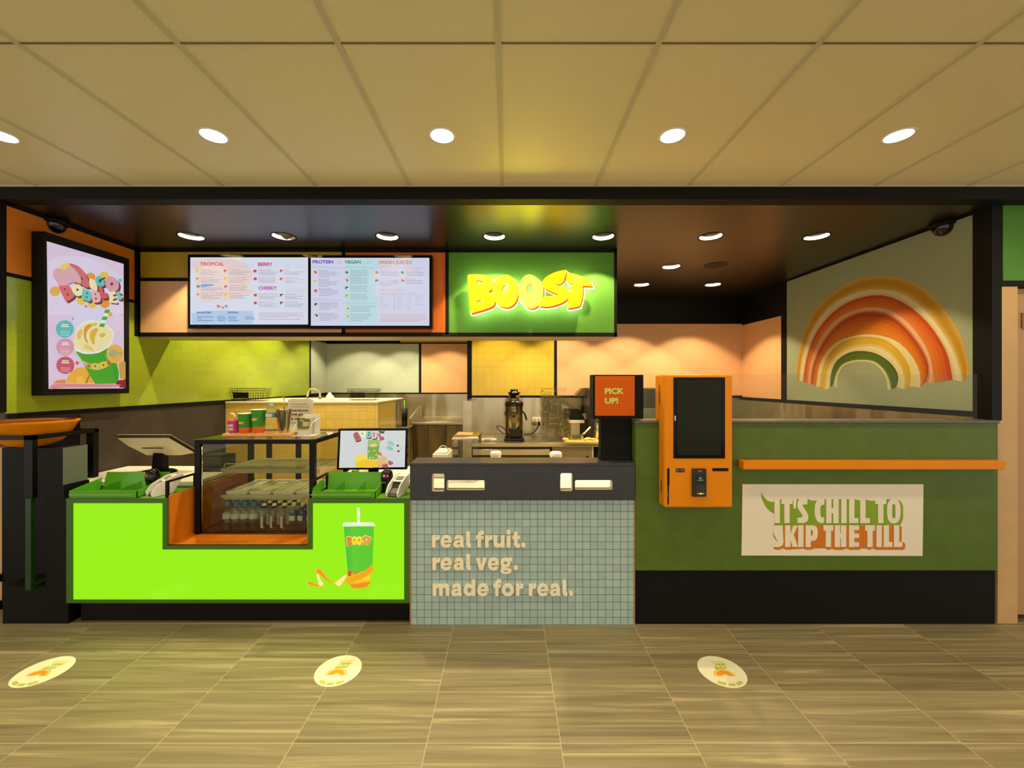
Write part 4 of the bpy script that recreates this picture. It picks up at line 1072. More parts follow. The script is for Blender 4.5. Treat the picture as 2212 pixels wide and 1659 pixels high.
def raised(spec, base, label):
    """one line of standing letters; spec gives each letter and the span it fills"""
    yy = 2.685; u_ = 24.0
    g_ = lambda q_: 870 + q_ / 4.254
    mid = (g_(spec[0][1]) + g_(spec[-1][2])) / 2
    root = thing('raised_lettering', label, 'lettering', (X(mid, yy), yy, Z(base, yy)), 'raised slogan on the mosaic counter')
    for ch, a_, b2 in spec:
        w_, shapes = LC[ch]; mb = MB()
        sx = (g_(b2) - g_(a_)) / w_
        for i_, lp_ in enumerate(shapes):
            loops_ = [[(X(g_(a_) + p[0] * sx, yy), Z(base - p[1] * u_, yy)) for p in l_] for l_ in lp_]
            mb.prism(loops_, lambda u, v, d: Vector((u, yy + d, v)), -0.014 - i_ * 0.0001, 0.0008)
        mb.build('letter', mat('letter_cream', (255, 244, 222), rough=0.45, var=0.02), root)
raised([('r', 272, 340), ('e', 350, 452), ('a', 468, 565), ('l', 585, 628), ('f', 672, 748), ('r', 757, 825), ('u', 835, 935), ('i', 955, 990), ('t', 1008, 1078), ('.', 1088, 1128)], 1180.5, 'top line of raised cream lettering on the mosaic, reading real fruit.')
raised([('r', 275, 345), ('e', 350, 452), ('a', 470, 565), ('l', 585, 628), ('v', 675, 770), ('e', 782, 885), ('g', 897, 1005), ('.', 1020, 1057)], 1229.2, 'middle line of raised cream lettering on the mosaic, reading real veg.')
raised([('m', 278, 430), ('a', 448, 545), ('d', 560, 667), ('e', 685, 788), ('f', 835, 905), ('o', 910, 1022), ('r', 1040, 1107), ('r', 1158, 1225), ('e', 1235, 1338), ('a', 1350, 1448), ('l', 1467, 1510), ('.', 1527, 1563)], 1285.0, 'bottom line of raised cream lettering on the mosaic, reading made for real.')

# ---- tall green counter
g0, g1 = X(1372, YF) + 0.002, XR + 0.004
gc = thing('green_counter', 'tall green board counter on a black plinth, with a dark stone cap', 'counter', ((g0 + g1) / 2, YF, 0))
zc_, zk = 1.345, Z(1232, YF)
MB().box(g0, g1, YF, 2.80, zk, zc_).build('front_board', mat('green_board_brushed', (80, 106, 16), rough=0.55, var=0.1, scale=9), gc)
MB().box(g0 - 0.006, g1, YF - 0.014, 2.815, zc_, 1.364).build('cap', mat('stone_cap', (92, 84, 74), rough=0.3, var=0.1, scale=40), gc, bevel=0.004)
MB().box(g0 + 0.006, g1 - 0.0, 2.695, 2.79, 0, zk).build('plinth', BLACK, gc)
MB().box(g0 + 0.05, 3.24, 2.742, 2.752, 1.364, 1.674).build('glass_screen', GLASS, gc)
# white printed sign
YQ = YF - 0.004
c = Canvas(front(YQ - 0.0006), 'print', rough=0.45)
sg = thing('skip_till_sign', 'white rectangular sign with green and orange slogan on the green counter', 'sign', (X(1799, YQ), YQ, Z(1201, YQ)))
MB().prism([[(X(1604, YQ), Z(1046, YQ)), (X(1995, YQ), Z(1046, YQ)), (X(1993, YQ), Z(1201, YQ)), (X(1602, YQ), Z(1200, YQ))]], lambda u, v, d: Vector((u, YQ + d, v)), 0, 0.0035).build('board', mat('sign_white', (244, 234, 220), rough=0.45, var=0.01), sg)
k = lambda x, y: (1640 + x / 6.506, 1060 + y / 6.506)
SGN, SOR, SWH = (132, 168, 24), (216, 120, 14), (244, 234, 220)
ks = lambda *p: [k(*q_) for q_ in p]
c.poly(smooth(ks((27, 18), (70, 90), (130, 145), (214, 158)), 4) + smooth(ks((214, 328), (130, 270), (60, 170), (30, 80)), 4), SGN)
c.poly(ks((212, 118), (690, 118), (740, 140), (810, 138), (900, 118), (1340, 118), (1420, 140), (1500, 122), (1550, 140), (1630, 140), (1790, 120), (1930, 118), (1990, 150), (2022, 215), (2024, 380), (2005, 440), (1980, 485), (212, 487)), SGN)
c.poly(ks((330, 487), (1960, 487), (2003, 500), (2003, 720), (2040, 728), (2054, 760), (2050, 815), (2020, 832), (1770, 832), (1640, 832), (1600, 812), (1550, 832), (1500, 815), (1440, 812), (1410, 832), (1270, 832), (1220, 812), (1180, 832), (1060, 832), (1020, 815), (990, 832), (950, 828), (920, 808), (770, 812), (740, 832), (660, 828), (620, 815), (380, 832), (340, 812), (260, 836), (210, 820), (193, 785), (340, 700)), SOR)
c.poly(smooth(ks((195, 560), (200, 600), (250, 680), (268, 712), (240, 700), (205, 650), (192, 600)), 2, True), SOR)
c.up()
LWt = 76
def slab(*pts, w=LWt): c.stroke(ks(*pts), w / 6.506, SWH)
def I_(x, y0, y1): slab((x, y0), (x, y1))
def L_l(x, y0, y1, w): slab((x, y0), (x, y1)); slab((x, y1 - 36), (x + w - 36, y1 - 36), w=70)
def T_(x0_, x1_, y0, y1): slab((x0_, y0 + 37), (x1_, y0 + 37)); slab(((x0_ + x1_) / 2, y0), ((x0_ + x1_) / 2, y1))
def H_(x0_, x1_, y0, y1): slab((x0_ + 38, y0), (x0_ + 38, y1)); slab((x1_ - 38, y0), (x1_ - 38, y1)); slab((x0_ + 40, (y0 + y1) / 2 - 4), (x1_ - 40, (y0 + y1) / 2 - 4), w=72)
def S_(x0_, x1_, y0, y1):
    w = x1_ - x0_; h = y1 - y0
    pts = [(x1_ - 36, y0 + 0.2 * h), (x1_ - 42, y0 + 38), (x0_ + w * 0.5, y0 + 37), (x0_ + 42, y0 + 0.17 * h), (x0_ + 46, y0 + 0.34 * h), (x0_ + w * 0.5, y0 + 0.5 * h), (x1_ - 42, y0 + 0.68 * h), (x1_ - 42, y0 + 0.84 * h), (x0_ + w * 0.5, y1 - 36), (x0_ + 30, y1 - 38), (x0_ + 34, y1 - 0.2 * h)]
    c.stroke(smooth(ks(*pts), 4), LWt / 6.506, SWH)
y0_, y1_ = 112, 455
I_(252, y0_, y1_); T_(312, 468, y0_, y1_)
c.poly(ks((472, 112), (526, 112), (514, 250), (484, 250)), SWH)
c.poly(ks((570, 114), (680, 114), (676, 192), (622, 195), (606, 204), (613, 218), (668, 298), (690, 350), (688, 408), (668, 436), (630, 453), (540, 453), (535, 380), (590, 375), (610, 358), (600, 333), (548, 258), (535, 200), (545, 142)), SWH)
c.poly(ks((862, 114), (918, 114), (915, 198), (882, 198), (866, 215), (857, 260), (857, 320), (866, 362), (882, 375), (914, 375), (908, 453), (858, 453), (812, 425), (786, 370), (778, 300), (781, 205), (804, 147), (830, 122)), SWH)
H_(940, 1116, y0_, y1_); I_(1190, y0_, y1_); L_l(1300, y0_, y1_, 130); L_l(1456, y0_, y1_, 135)
T_(1630, 1785, y0_, y1_)
c.poly(ks(*[(1890 + 96 * math.copysign(abs(math.cos(t)) ** .8, math.cos(t)), 286 + 173 * math.copysign(abs(math.sin(t)) ** .8, math.sin(t))) for t in [q_ * math.pi / 20 for q_ in range(40)]]), SWH, [ks(*rrect(1868, 188, 1912, 386, 20))])
y0_, y1_ = 485, 790
c.poly(ks((215, 487), (326, 487), (326, 548), (282, 550), (266, 566), (279, 593), (331, 660), (343, 712), (331, 762), (288, 790), (194, 792), (194, 735), (244, 728), (261, 712), (245, 685), (203, 612), (196, 562), (201, 512)), SWH)
I_(400, y0_, y1_); c.poly(ks((437, 610), (476, 488), (540, 488), (486, 618), (542, 788), (466, 788), (437, 690)), SWH)
I_(584, y0_, y1_); 
c.poly(ks((652, 486), (762, 486), (803, 504), (823, 560), (819, 650), (790, 695), (724, 710), (724, 790), (650, 790)), SWH, [ks((724, 550), (744, 553), (754, 576), (751, 616), (740, 632), (724, 634))])
T_(902, 1040, y0_, y1_); H_(1060, 1222, y0_, y1_)
I_(1298, y0_, y1_)
for yy in (520, 632, 755): slab((1298, yy), (1402, yy), w=62)
T_(1486, 1624, y0_, y1_); I_(1684, y0_, y1_); L_l(1784, y0_, y1_, 122); L_l(1928, y0_, y1_, 118)
c.build('slogan_print', sg)
# orange hand rail
YR = 2.615
solo(MB().box(X(1606, YR), 3.236, YR, YF - 0.001, Z(1014.5, YR), Z(996.5, YR)), 'bag_shelf', ORANGE, 'long narrow orange ledge across the green counter', 'shelf', bevel=0.004)

# ---- ordering kiosk
kx0, kx1 = 1.001, X(1583, 2.577)
kz0, kz1 = Z(1097, 2.577), Z(809, 2.577)
YK = 2.577
ki = thing('order_kiosk', 'orange wall-hung self-order kiosk with a tall dark touch screen', 'kiosk', ((kx0 + kx1) / 2, YK, kz0))
MB().box(kx0, kx1, YK, YF - 0.002, kz0, kz1).build('housing', ORANGE, ki, bevel=0.012)
MB().box(1.003, kx1 - 0.01, YF + 0.012, 2.74, 1.366, kz1 - 0.004).box(1.02, kx1 - 0.02, YF - 0.004, YF + 0.014, 1.368, kz1 - 0.012).build('rear_mount', ORANGE, ki, bevel=0.004)
kp = lambda x, y: (1260 + x / 4.879, 780 + y / 4.879)
def kbox(xa, ya, xb, yb, d0, d1, m, name, par=ki, bev=0.0):
    a_, b2 = kp(xa, ya), kp(xb, yb)
    return MB().box(X(a_[0], YK), X(b2[0], YK), YK - d1, YK - d0, Z(b2[1], YK), Z(a_[1], YK)).build(name, m, par, bevel=bev)
s_o = kbox(950, 172, 1492, 1025, -0.002, 0.003, BLACK_GLOSS, 'touch_screen', bev=0.001)
kbox(990, 203, 1445, 990, 0.003, 0.0036, mat('screen_off', (20, 22, 12), rough=0.2, spec=0.12, emit=(26, 28, 10), estr=0.4), 'display_area', s_o)
kbox(958, 575, 972, 628, 0.003, 0.005, STEEL, 'sensor', s_o)
kbox(884, 1130, 908, 1305, -0.002, 0.001, BLACK, 'card_slot'); kbox(886, 1305, 902, 1512, -0.002, 0.001, BLACK, 'seam')
kbox(976, 1130, 1068, 1172, -0.002, 0.0015, mat('scanner_brown', (70, 40, 14), rough=0.3), 'scanner_window')
for xx in (992, 1042): kbox(xx - 8, 1141, xx + 8, 1158, 0.0015, 0.002, mat('scanner_eye', (150, 110, 70), rough=0.3), 'scanner_eye')
kbox(1360, 1128, 1529, 1160, -0.002, 0.001, BLACK, 'receipt_slot')
kbox(874, 1380, 886, 1430, 0.0, 0.006, CHROME, 'lock')
pt = kbox(1140, 1130, 1288, 1424, 0.0, 0.016, mat('terminal_black', (34, 30, 26), rough=0.4), 'payment_terminal', bev=0.004)
c = Canvas(lambda u, v, d: Vector((X(kp(u, v)[0], YK), YK - 0.0166 - d, Z(kp(u, v)[1], YK))), 'emit', 1.0)
c.poly([(1168, 1195), (1272, 1195), (1272, 1290), (1166, 1290)], (22, 22, 18)); c.up()
c.poly([(1205, 1222), (1238, 1222), (1222, 1240)], (150, 170, 160)); c.rect(1190, 1245, 1256, 1252, (120, 136, 130)); c.rect(1196, 1260, 1250, 1264, (60, 70, 66)); c.rect(1186, 1204, 1240, 1208, (60, 60, 52))
c.text('tyro', 1198, 1160, 40, 18, (140, 130, 110), 0.02)
c.rect(1182, 1168, 1274, 1171, (60, 54, 44))
for i in range(4):
    for j in range(3): c.rect(1192 + j * 26, 1312 + i * 17, 1206 + j * 26, 1320 + i * 17, (70, 62, 50))
c.rect(1186, 1382, 1210, 1398, (220, 70, 50)); c.rect(1213, 1382, 1237, 1398, (250, 226, 40)); c.rect(1240, 1382, 1262, 1398, (60, 170, 80))
c.build('keypad_face', pt)
MB().box(kx1, kx1 + 0.012, 2.62, 2.64, 1.56, 1.575).box(kx1, kx1 + 0.014, 2.62, 2.64, 1.535, 1.55).build('side_hinge', BLACK, ki)
MB().box(kx0 - 0.003, kx0, 2.64, 2.665, 1.48, 1.60).box(kx0 - 0.003, kx0, 2.61, 2.63, 0.90, 0.98).build('side_hinge', STEEL, ki)

# ---- pick up sign on its post
pz = thing('pick_up_sign', 'boxed orange PICK UP! sign on a black post at the end of the tiled counter', 'sign', (X(1332, 2.77), 2.77, ft))
MB().box(X(1298, 2.75), X(1364, 2.75), 2.752, 2.825, ft, 1.385).build('post', BLACK, pz)
MB().box(X(1297, 2.745), X(1366, 2.745), 2.745, 2.832, ft, ft + 0.04).build('base', BLACK_METAL, pz)
MB().box(X(1281, 2.70), X(1390, 2.70), 2.70, 2.81, 1.372, 1.668).build('box', BLACK, pz, bevel=0.002)
bx = MB().box(X(1285.5, 2.695), X(1371, 2.695), 2.695, 2.701, Z(898, 2.695), Z(812, 2.695)).build('face', mat('sign_orange_face', (200, 88, 4), rough=0.35, var=0.02, spec=0.12, emit=(214, 92, 10), estr=0.08), pz)
c = Canvas(front(2.6945), 'emit', 0.8)
c.text('PICK', 1306.5, 851, 41.5, 12.6, (196, 204, 70), 0.04); c.text('UP!', 1306.8, 872, 28.5, 12.6, (196, 204, 70), 0.04)
c.build('lettering', bx)

# ---- floor stickers
def sticker(px, py, label):
    Yc = F * H / (py - CY); xc = X(px, Yc)
    r_ = 0.124
    o_ = thing('floor_sticker', label, 'floor sticker', (xc, Yc, 0), 'round white queue stickers on the floor')
    MB().cyl((xc, Yc, 0.0), (xc, Yc, 0.0012), r_, n=48).build('disc', mat('sticker_white', (240, 238, 214), rough=0.45, var=0.01), o_)
    c = Canvas(lambda u, v, d: Vector((xc + u * r_, Yc - v * r_, 0.0014 + d)), 'print', step=0.0002)
    gr = (176, 190, 60)
    c.poly([(-0.05, -0.47), (0.40, -0.47), (0.34, -0.18), (0.2, -0.14), (-0.1, -0.14), (-0.2, -0.02), (-0.22, -0.18), (-0.18, -0.3)], gr); c.up()
    c.text('SQUEEZE', -0.19, -0.465, 0.62, 0.19, (224, 218, 136), 0.03, shear=0.2); c.text('THE DAY', -0.21, -0.21, 0.60, 0.19, (248, 244, 200), 0.04, shear=0.2); c.up()
    c.poly(arc(0.0, 0.30, 0.47, 0.42, 180, 360, 20) + [(0.2, 0.34), (0.02, 0.22), (-0.2, 0.34)], (236, 176, 70)); c.up()
    c.poly(arc(0.0, 0.30, 0.43, 0.38, 180, 360, 20) + [(0.2, 0.32), (0.02, 0.2), (-0.2, 0.32)], (246, 214, 130)); c.up()
    c.poly(smooth(arc(0.0, 0.28, 0.36, 0.31, 180, 360, 12) + [(0.2, 0.29), (0.05, 0.18), (-0.15, 0.28)], 2, True), (238, 154, 24)); c.up()
    for a0, a1 in ((52, 74), (80, 100), (106, 128)):
        c.poly(arc(0, 0, 0.90, 0.90, a0, a1, 8) + arc(0, 0, 0.76, 0.76, a1, a0, 8), (190, 196, 80))
    c.build('print', o_)
sticker(94, 1450, 'round white floor sticker nearest the left edge, tinted by the lime glow')
sticker(731, 1448, 'round white floor sticker in front of the glowing counter, left of the mosaic')
sticker(1559, 1450, 'round white floor sticker in front of the tall green counter')
# ================================================================ LEFT END: STAND AND BOWL
st = thing('bowl_stand', 'black end panel and open tube stand holding the orange bowl', 'stand', (-3.25, 2.72, 0))
MB().box(-3.386, -2.945, 2.70, 2.95, 0, 0.25).build('plinth', BLACK, st)
MB().box(-3.605, -3.10, 2.87, 2.95, 0.0, 1.15).box(-3.10, -2.945, 2.70, 2.95, 0.25, ZL).build('back_panel', BLACK, st)
sbx = MB().box(-3.05, -2.974, 2.692, 2.846, 0.931, 1.178).build('side_box', BLACK, st)
MB().box(-2.974, -2.970, 2.692, 2.846, 0.931, 1.178).build('grey_panel', mat('blue_grey_box', (104, 112, 104), rough=0.35, var=0.04), sbx)
MB().box(-3.06, -2.962, 2.688, 2.85, ZL + 0.002, 0.93).build('box_foot', BLACK, st)
tb = 0.028
MB().box(-3.215, -3.158, 2.675, 2.705, 0.844, 1.262).build('front_post', BLACK_METAL, st)
painted_glow = mat('tube_painted_green_glow', (22, 58, 14), rough=0.4)  # green light on the lower tubes, painted into their colour
MB().box(-3.205, -3.168, 2.675, 2.70, 0.262, 0.844).build('lower_post', painted_glow, st)
MB().box(-3.205, -3.168, 2.675, 2.868, 0.236, 0.262).build('lower_rail', painted_glow, st)
MB().box(-3.212, -3.16, 3.07, 3.11, 0.892, 1.262).build('rear_post', BLACK_METAL, st)
MB().box(-3.215, -3.158, 2.675, 3.11, 1.234, 1.262).build('side_rail', BLACK_METAL, st)
MB().box(-3.66, -3.158, 2.675, 2.703, 1.234, 1.262).build('front_rail', BLACK_METAL, st)
MB().box(-3.66, -3.158, 3.082, 3.11, 1.234, 1.262).build('rear_rail', BLACK_METAL, st)
bx_, by_ = -3.425, 2.893
mb = MB().lathe([(0.001, 1.155), (0.06, 1.157), (0.12, 1.17), (0.175, 1.20), (0.215, 1.24), (0.238, 1.28), (0.262, 1.325), (0.275, 1.342), (0.272, 1.345), (0.255, 1.325), (0.23, 1.28), (0.205, 1.24), (0.165, 1.205), (0.10, 1.182), (0.001, 1.17)], (bx_, by_, 0), n=48)
mb.v = [Vector((bx_ + (p.x - bx_) * 1.0, by_ + (p.y - by_) * 0.80, p.z)) for p in mb.v]
solo(mb, 'fruit_bowl', ORANGE, 'big glossy orange bowl resting in the black tube stand', 'bowl')

# ================================================================ GREEN TRAYS, TERMINALS, SCANNERS
def tray(xa, xb, label):
    r = thing('menu_tray', label, 'tray', ((xa + xb) / 2, 2.78, ZL + 0.001), 'green trays on the lit counter')
    z0 = ZL + 0.001; yb, yf = 2.90, 2.692
    t = MB(); th = 0.004
    t.box(xa, xb, yf, yb, z0, z0 + th)
    t.box(xa, xb, yf, yf + th, z0 + th, z0 + 0.045)
    s = 0.0
    t.hexa([(xa + 0.03, yb - 0.012, z0 + th), (xb - 0.0, yb - 0.012, z0 + th), (xb - 0.0, yb - 0.008, z0 + th), (xa + 0.03, yb - 0.008, z0 + th)],
           [(xa + 0.03, yb + 0.020, z0 + 0.122), (xb + 0.028, yb + 0.020, z0 + 0.122), (xb + 0.028, yb + 0.024, z0 + 0.122), (xa + 0.03, yb + 0.024, z0 + 0.122)])
    for x in (xa, xb - th):
        t.add([(x, yf, z0), (x, yb, z0), (x, yb + 0.012, z0 + 0.085), (x, yf, z0 + 0.045), (x + th, yf, z0), (x + th, yb, z0), (x + th, yb + 0.012, z0 + 0.085), (x + th, yf, z0 + 0.045)],
              [(0, 1, 2, 3), (7, 6, 5, 4), (0, 4, 5, 1), (1, 5, 6, 2), (2, 6, 7, 3), (3, 7, 4, 0)])
    t.build('bin', GREEN_TRAY, r)
    for f in (0.36, 0.70):
        x = xa + (xb - xa) * f
        MB().hexa([(x, yf + 0.02, z0 + th), (x + 0.003, yf + 0.02, z0 + th), (x + 0.003, yb - 0.02, z0 + th), (x, yb - 0.02, z0 + th)],
                  [(x, yf + 0.02, z0 + 0.048), (x + 0.003, yf + 0.02, z0 + 0.048), (x + 0.003, yb - 0.02, z0 + 0.07), (x, yb - 0.02, z0 + 0.07)]).build('divider', ACRYLIC, r)
    MB().box(xa + 0.002, xb - 0.03, yf - 0.0035, yf - 0.0005, z0 + 0.018, z0 + 0.0225).build('front_strip', mat('strip_pale', (150, 190, 110), rough=0.3), r)
tray(X(148, 2.692), X(296, 2.692), 'green open tray on the left of the glowing counter, beside the till')
tray(X(669, 2.692), X(811, 2.692), 'green open tray on the right of the glowing counter, below the customer monitor')

def terminal(x, y, rot, label, z=ZL + 0.002):
    r = thing('payment_terminal', label, 'card terminal', (x, y, z), 'white card terminals')
    w = 0.038
    prof = [(-0.09, 0.0), (-0.095, 0.028), (-0.06, 0.075), (0.02, 0.118), (0.085, 0.128), (0.09, 0.11), (0.05, 0.04), (0.03, 0.0)]
    deck = [(-0.083, 0.004), (-0.07, 0.02), (-0.02, 0.045), (-0.012, 0.072), (0.03, 0.098), (0.08, 0.112), (0.085, 0.1), (0.05, 0.04), (0.03, 0.004)]
    for s in (-1, 1):
        MB().prism([prof], lambda u, v, d: Vector((s * (w + d), u, v)), 0.0, 0.009).build('cheek', WHITE_PLASTIC, r, bevel=0.002, local=True)
    MB().prism([deck], lambda u, v, d: Vector((d, u, v)), -w, w).build('body', mat('terminal_grey', (56, 56, 56), rough=0.4), r, local=True)
    kp_ = MB()
    for i in range(4):
        for j in range(3):
            yy = -0.064 + i * 0.011; zz = 0.025 + i * 0.0052
            kp_.obox(((j - 1) * 0.018, yy, zz), (0.011, 0.007, 0.004), Matrix.Rotation(0.45, 3, 'X'))
    kp_.build('keypad', mat('keys_grey', (150, 150, 150), rough=0.5), r, local=True)
    MB().obox((0, 0.028, 0.1015), (0.07, 0.085, 0.006), Matrix.Rotation(0.36, 3, 'X')).build('top_cover', WHITE_PLASTIC, r, local=True)
    MB().obox((0, 0.020, 0.1045), (0.05, 0.04, 0.003), Matrix.Rotation(0.36, 3, 'X')).build('screen', mat('lcd_grey', (120, 112, 96), rough=0.15), r, local=True)
    r.rotation_euler = (0, 0, rot)
    return r
terminal(X(357, 2.80), 2.80, math.radians(-30), 'white card terminal turned sideways in a black rail beside the left tray')
terminal(X(861, 2.79), 2.79, math.radians(-14), 'white card terminal facing out at the right end of the glowing counter')
# guard rails by the notch
def rail(x, ya, yb, label):
    z0 = ZL + 0.001
    t = MB().tube([(x, ya, z0), (x, ya, z0 + 0.1), (x, yb, z0 + 0.1), (x, yb, z0)], 0.006, n=6)
    solo(MB().box(x - 0.008, x + 0.008, ya - 0.008, ya + 0.008, z0, z0 + 0.10).box(x - 0.008, x + 0.008, yb - 0.008, yb + 0.008, z0, z0 + 0.10).box(x - 0.008, x + 0.008, ya - 0.008, yb + 0.008, z0 + 0.10, z0 + 0.112).box(x - 0.008, x + 0.008, ya + 0.008, yb - 0.008, z0, z0 + 0.008), 'guard_rail', BLACK_METAL, label, 'rail', 'black guard rails beside the notch')
rail(n0 - 0.012, 2.70, 2.94, 'black guard rail at the left edge of the display case notch')
rail(n1 + 0.012, 2.70, 2.94, 'black guard rail at the right edge of the display case notch')

def scanner(x, y, label, h=0.15, glow=2.0):
    r = thing('barcode_scanner', label, 'scanner', (x, y, ZL + 0.001), 'barcode scanners')
    MB().lathe([(0.045, 0), (0.045, 0.012), (0.03, 0.02), (0.036, 0.05), (0.042, 0.08), (0.043, 0.11), (0.036, 0.14), (0.018, 0.155), (0.0005, 0.158)], n=24, cap0=True).build('body', mat('scanner_black', (12, 9, 9), rough=0.1), r, local=True)
    MB().lathe([(0.0004, 0.0), (0.007, 0.0), (0.006, 0.003), (0.0004, 0.004)], n=12).build('red_lamp', emit_mat((255, 40, 90), glow), r, local=True)
    l_ = r.children[1]; l_.location = (-0.008, -0.0415, 0.118); l_.rotation_euler = (math.pi / 2, 0, 0)
    if glow > 2:
        l2 = l_.copy(); COL.objects.link(l2); l2.parent = r; l2.location = (0.016, -0.0385, 0.117); l2.scale = (0.7, 0.7, 0.7)
        MB().box(-0.022, 0.006, -0.047, -0.044, 0.068, 0.073).build('maker_line', mat('line_pale', (150, 130, 90)), r, local=True)
    return r
scanner(X(330, 2.87), 2.87, 'small black dome scanner behind the left card terminal', glow=0.8)
scanner(X(836, 2.86), 2.86, 'black dome scanner glowing red between the right tray and card terminal', glow=6.0)

# ================================================================ TILL (seen from behind)
till = thing('till', 'tilted till screen on a black neck, seen from its pale back', 'till', (X(346, 3.25), 3.25, 0.891))
tx, ty = X(346, 3.25), 3.25
R_ = Matrix.Rotation(math.radians(-32), 3, 'X')
tcn = Vector((X(346, 3.22), 3.20, 1.125))
def tl(dx, dy, dz): return tcn + R_ @ Vector((dx, dy, dz))
MB().obox(tl(0, 0, 0), (0.40, 0.30, 0.022), R_).build('screen_slab', mat('till_black', (26, 24, 22), rough=0.35), till, bevel=0.004)
MB().obox(tl(0, 0, 0.0135), (0.405, 0.305, 0.004), R_).build('bezel_edge', mat('till_silver', (206, 196, 170), rough=0.3, metal=0.3), till, bevel=0.001)
a4 = [tl(x, y, -0.011) for x, y in ((-0.2, -0.15), (0.2, -0.15), (0.2, 0.15), (-0.2, 0.15))]
b4 = [tl(x, y, -0.052) for x, y in ((-0.14, -0.10), (0.14, -0.10), (0.14, 0.10), (-0.14, 0.10))]
MB().hexa(b4, a4).build('back_cover', mat('till_cream', (214, 200, 164), rough=0.4), till, bevel=0.004)
MB().obox(tl(0.02, -0.05, -0.053), (0.16, 0.012, 0.004), R_).build('vent_slot', BLACK, till)
MB().cyl((tx - 0.045, ty, 1.075), (tx + 0.055, ty, 1.075), 0.032, n=16).build('hinge', BLACK, till)
MB().hexa([(tx - 0.045, ty - 0.035, 0.905), (tx + 0.045, ty - 0.035, 0.905), (tx + 0.045, ty + 0.035, 0.905), (tx - 0.045, ty + 0.035, 0.905)],
          [(tx - 0.03, ty - 0.03, 1.08), (tx + 0.04, ty - 0.03, 1.08), (tx + 0.04, ty + 0.03, 1.08), (tx - 0.03, ty + 0.03, 1.08)]).build('neck', BLACK, till, bevel=0.005)
mb = MB().lathe([(0.13, 0.0), (0.13, 0.008), (0.11, 0.018), (0.0005, 0.02)], (tx - 0.01, ty, 0.891), n=28, cap0=True)
mb.v = [Vector((p.x, ty + (p.y - ty) * 0.75, p.z)) for p in mb.v]
mb.build('foot', BLACK, till)
# receipt printer next to the case
r = thing('receipt_printer', 'dark receipt printer on the white bench, seen through the display case', 'printer', (X(476, 3.3), 3.32, 0.891))
px_ = X(476, 3.3)
r.location = (-2.42, 3.36, 0.891)
MB().box(-0.075, 0.095, -0.09, 0.09, 0, 0.125).build('body', mat('printer_dark', (40, 44, 34), rough=0.35), r, bevel=0.012, local=True)
MB().box(-0.07, 0.09, -0.085, 0.03, 0.125, 0.135).build('lid', mat('printer_lid', (56, 60, 46), rough=0.3), r, bevel=0.004, local=True)
MB().box(-0.06, 0.08, -0.092, -0.088, 0.03, 0.06).build('paper_slot', BLACK, r, local=True)

# ================================================================ DISPLAY CASE
cx0, cx1, cy0, cy1, cz0, cz1 = -2.235, -1.378, 2.872, 3.49, zn + 0.001, 1.214
case = thing('display_case', 'black framed glass display case standing in the orange notch', 'display case', ((cx0 + cx1) / 2, (cy0 + cy1) / 2, cz0))
pw = 0.038
for x in (cx0, cx1 - pw):
    MB().box(x, x + pw, cy0, cy0 + 0.03, cz0, cz1 - 0.036).build('front_post', BLACK_METAL, case)
    MB().box(x, x + pw, cy1 - 0.03, cy1, cz0, cz1 - 0.036).build('rear_post', BLACK_METAL, case)
t = MB().box(cx0, cx1, cy0, cy0 + 0.03, cz1 - 0.036, cz1 - 0.006).box(cx0, cx1, cy1 - 0.03, cy1, cz1 - 0.036, cz1 - 0.006)
t.box(cx0, cx0 + pw, cy0 + 0.03, cy1 - 0.03, cz1 - 0.036, cz1 - 0.006).box(cx1 - pw, cx1, cy0 + 0.03, cy1 - 0.03, cz1 - 0.036, cz1 - 0.006)
t.build('top_frame', BLACK_METAL, case)
MB().box(cx0 - 0.008, cx1 + 0.008, cy0 - 0.008, cy1 + 0.008, cz1 - 0.006, cz1).build('top_glass', glass_mat('top_glass', tint=(226, 232, 212), base=0.03), case)
MB().box(cx0, cx1, cy0 + 0.004, cy1 - 0.004, cz0, cz0 + 0.008).build('base_deck', mat('case_deck', (54, 34, 18), rough=0.35), case)
for xa in (X(577, 3.48), X(640, 3.48)):
    MB().box(xa - 0.0, xa + 0.045, cy1 - 0.022, cy1 - 0.012, cz0 + 0.02, cz1 - 0.04).build('rear_stile', BLACK_METAL, case)
MB().box(cx0 + pw, cx1 - pw, cy0 + 0.01, cy0 + 0.014, cz0 + 0.02, cz1 - 0.04).build('front_glass', CASE_GLASS, case)
MB().box(cx1 - 0.012, cx1 - 0.008, cy0 + 0.03, cy1 - 0.03, cz0 + 0.02, cz1 - 0.04).build('side_glass', CASE_GLASS, case)
MB().box(cx0 + 0.008, cx0 + 0.012, cy0 + 0.03, cy1 - 0.03, cz0 + 0.02, cz1 - 0.04).build('side_glass', CASE_GLASS, case)
MB().cyl((cx0 + pw + 0.008, cy0 + 0.012, cz0 + 0.02), (cx0 + pw + 0.008, cy0 + 0.012, cz1 - 0.04), 0.004, n=8).build('corner_rod', CHROME, case)
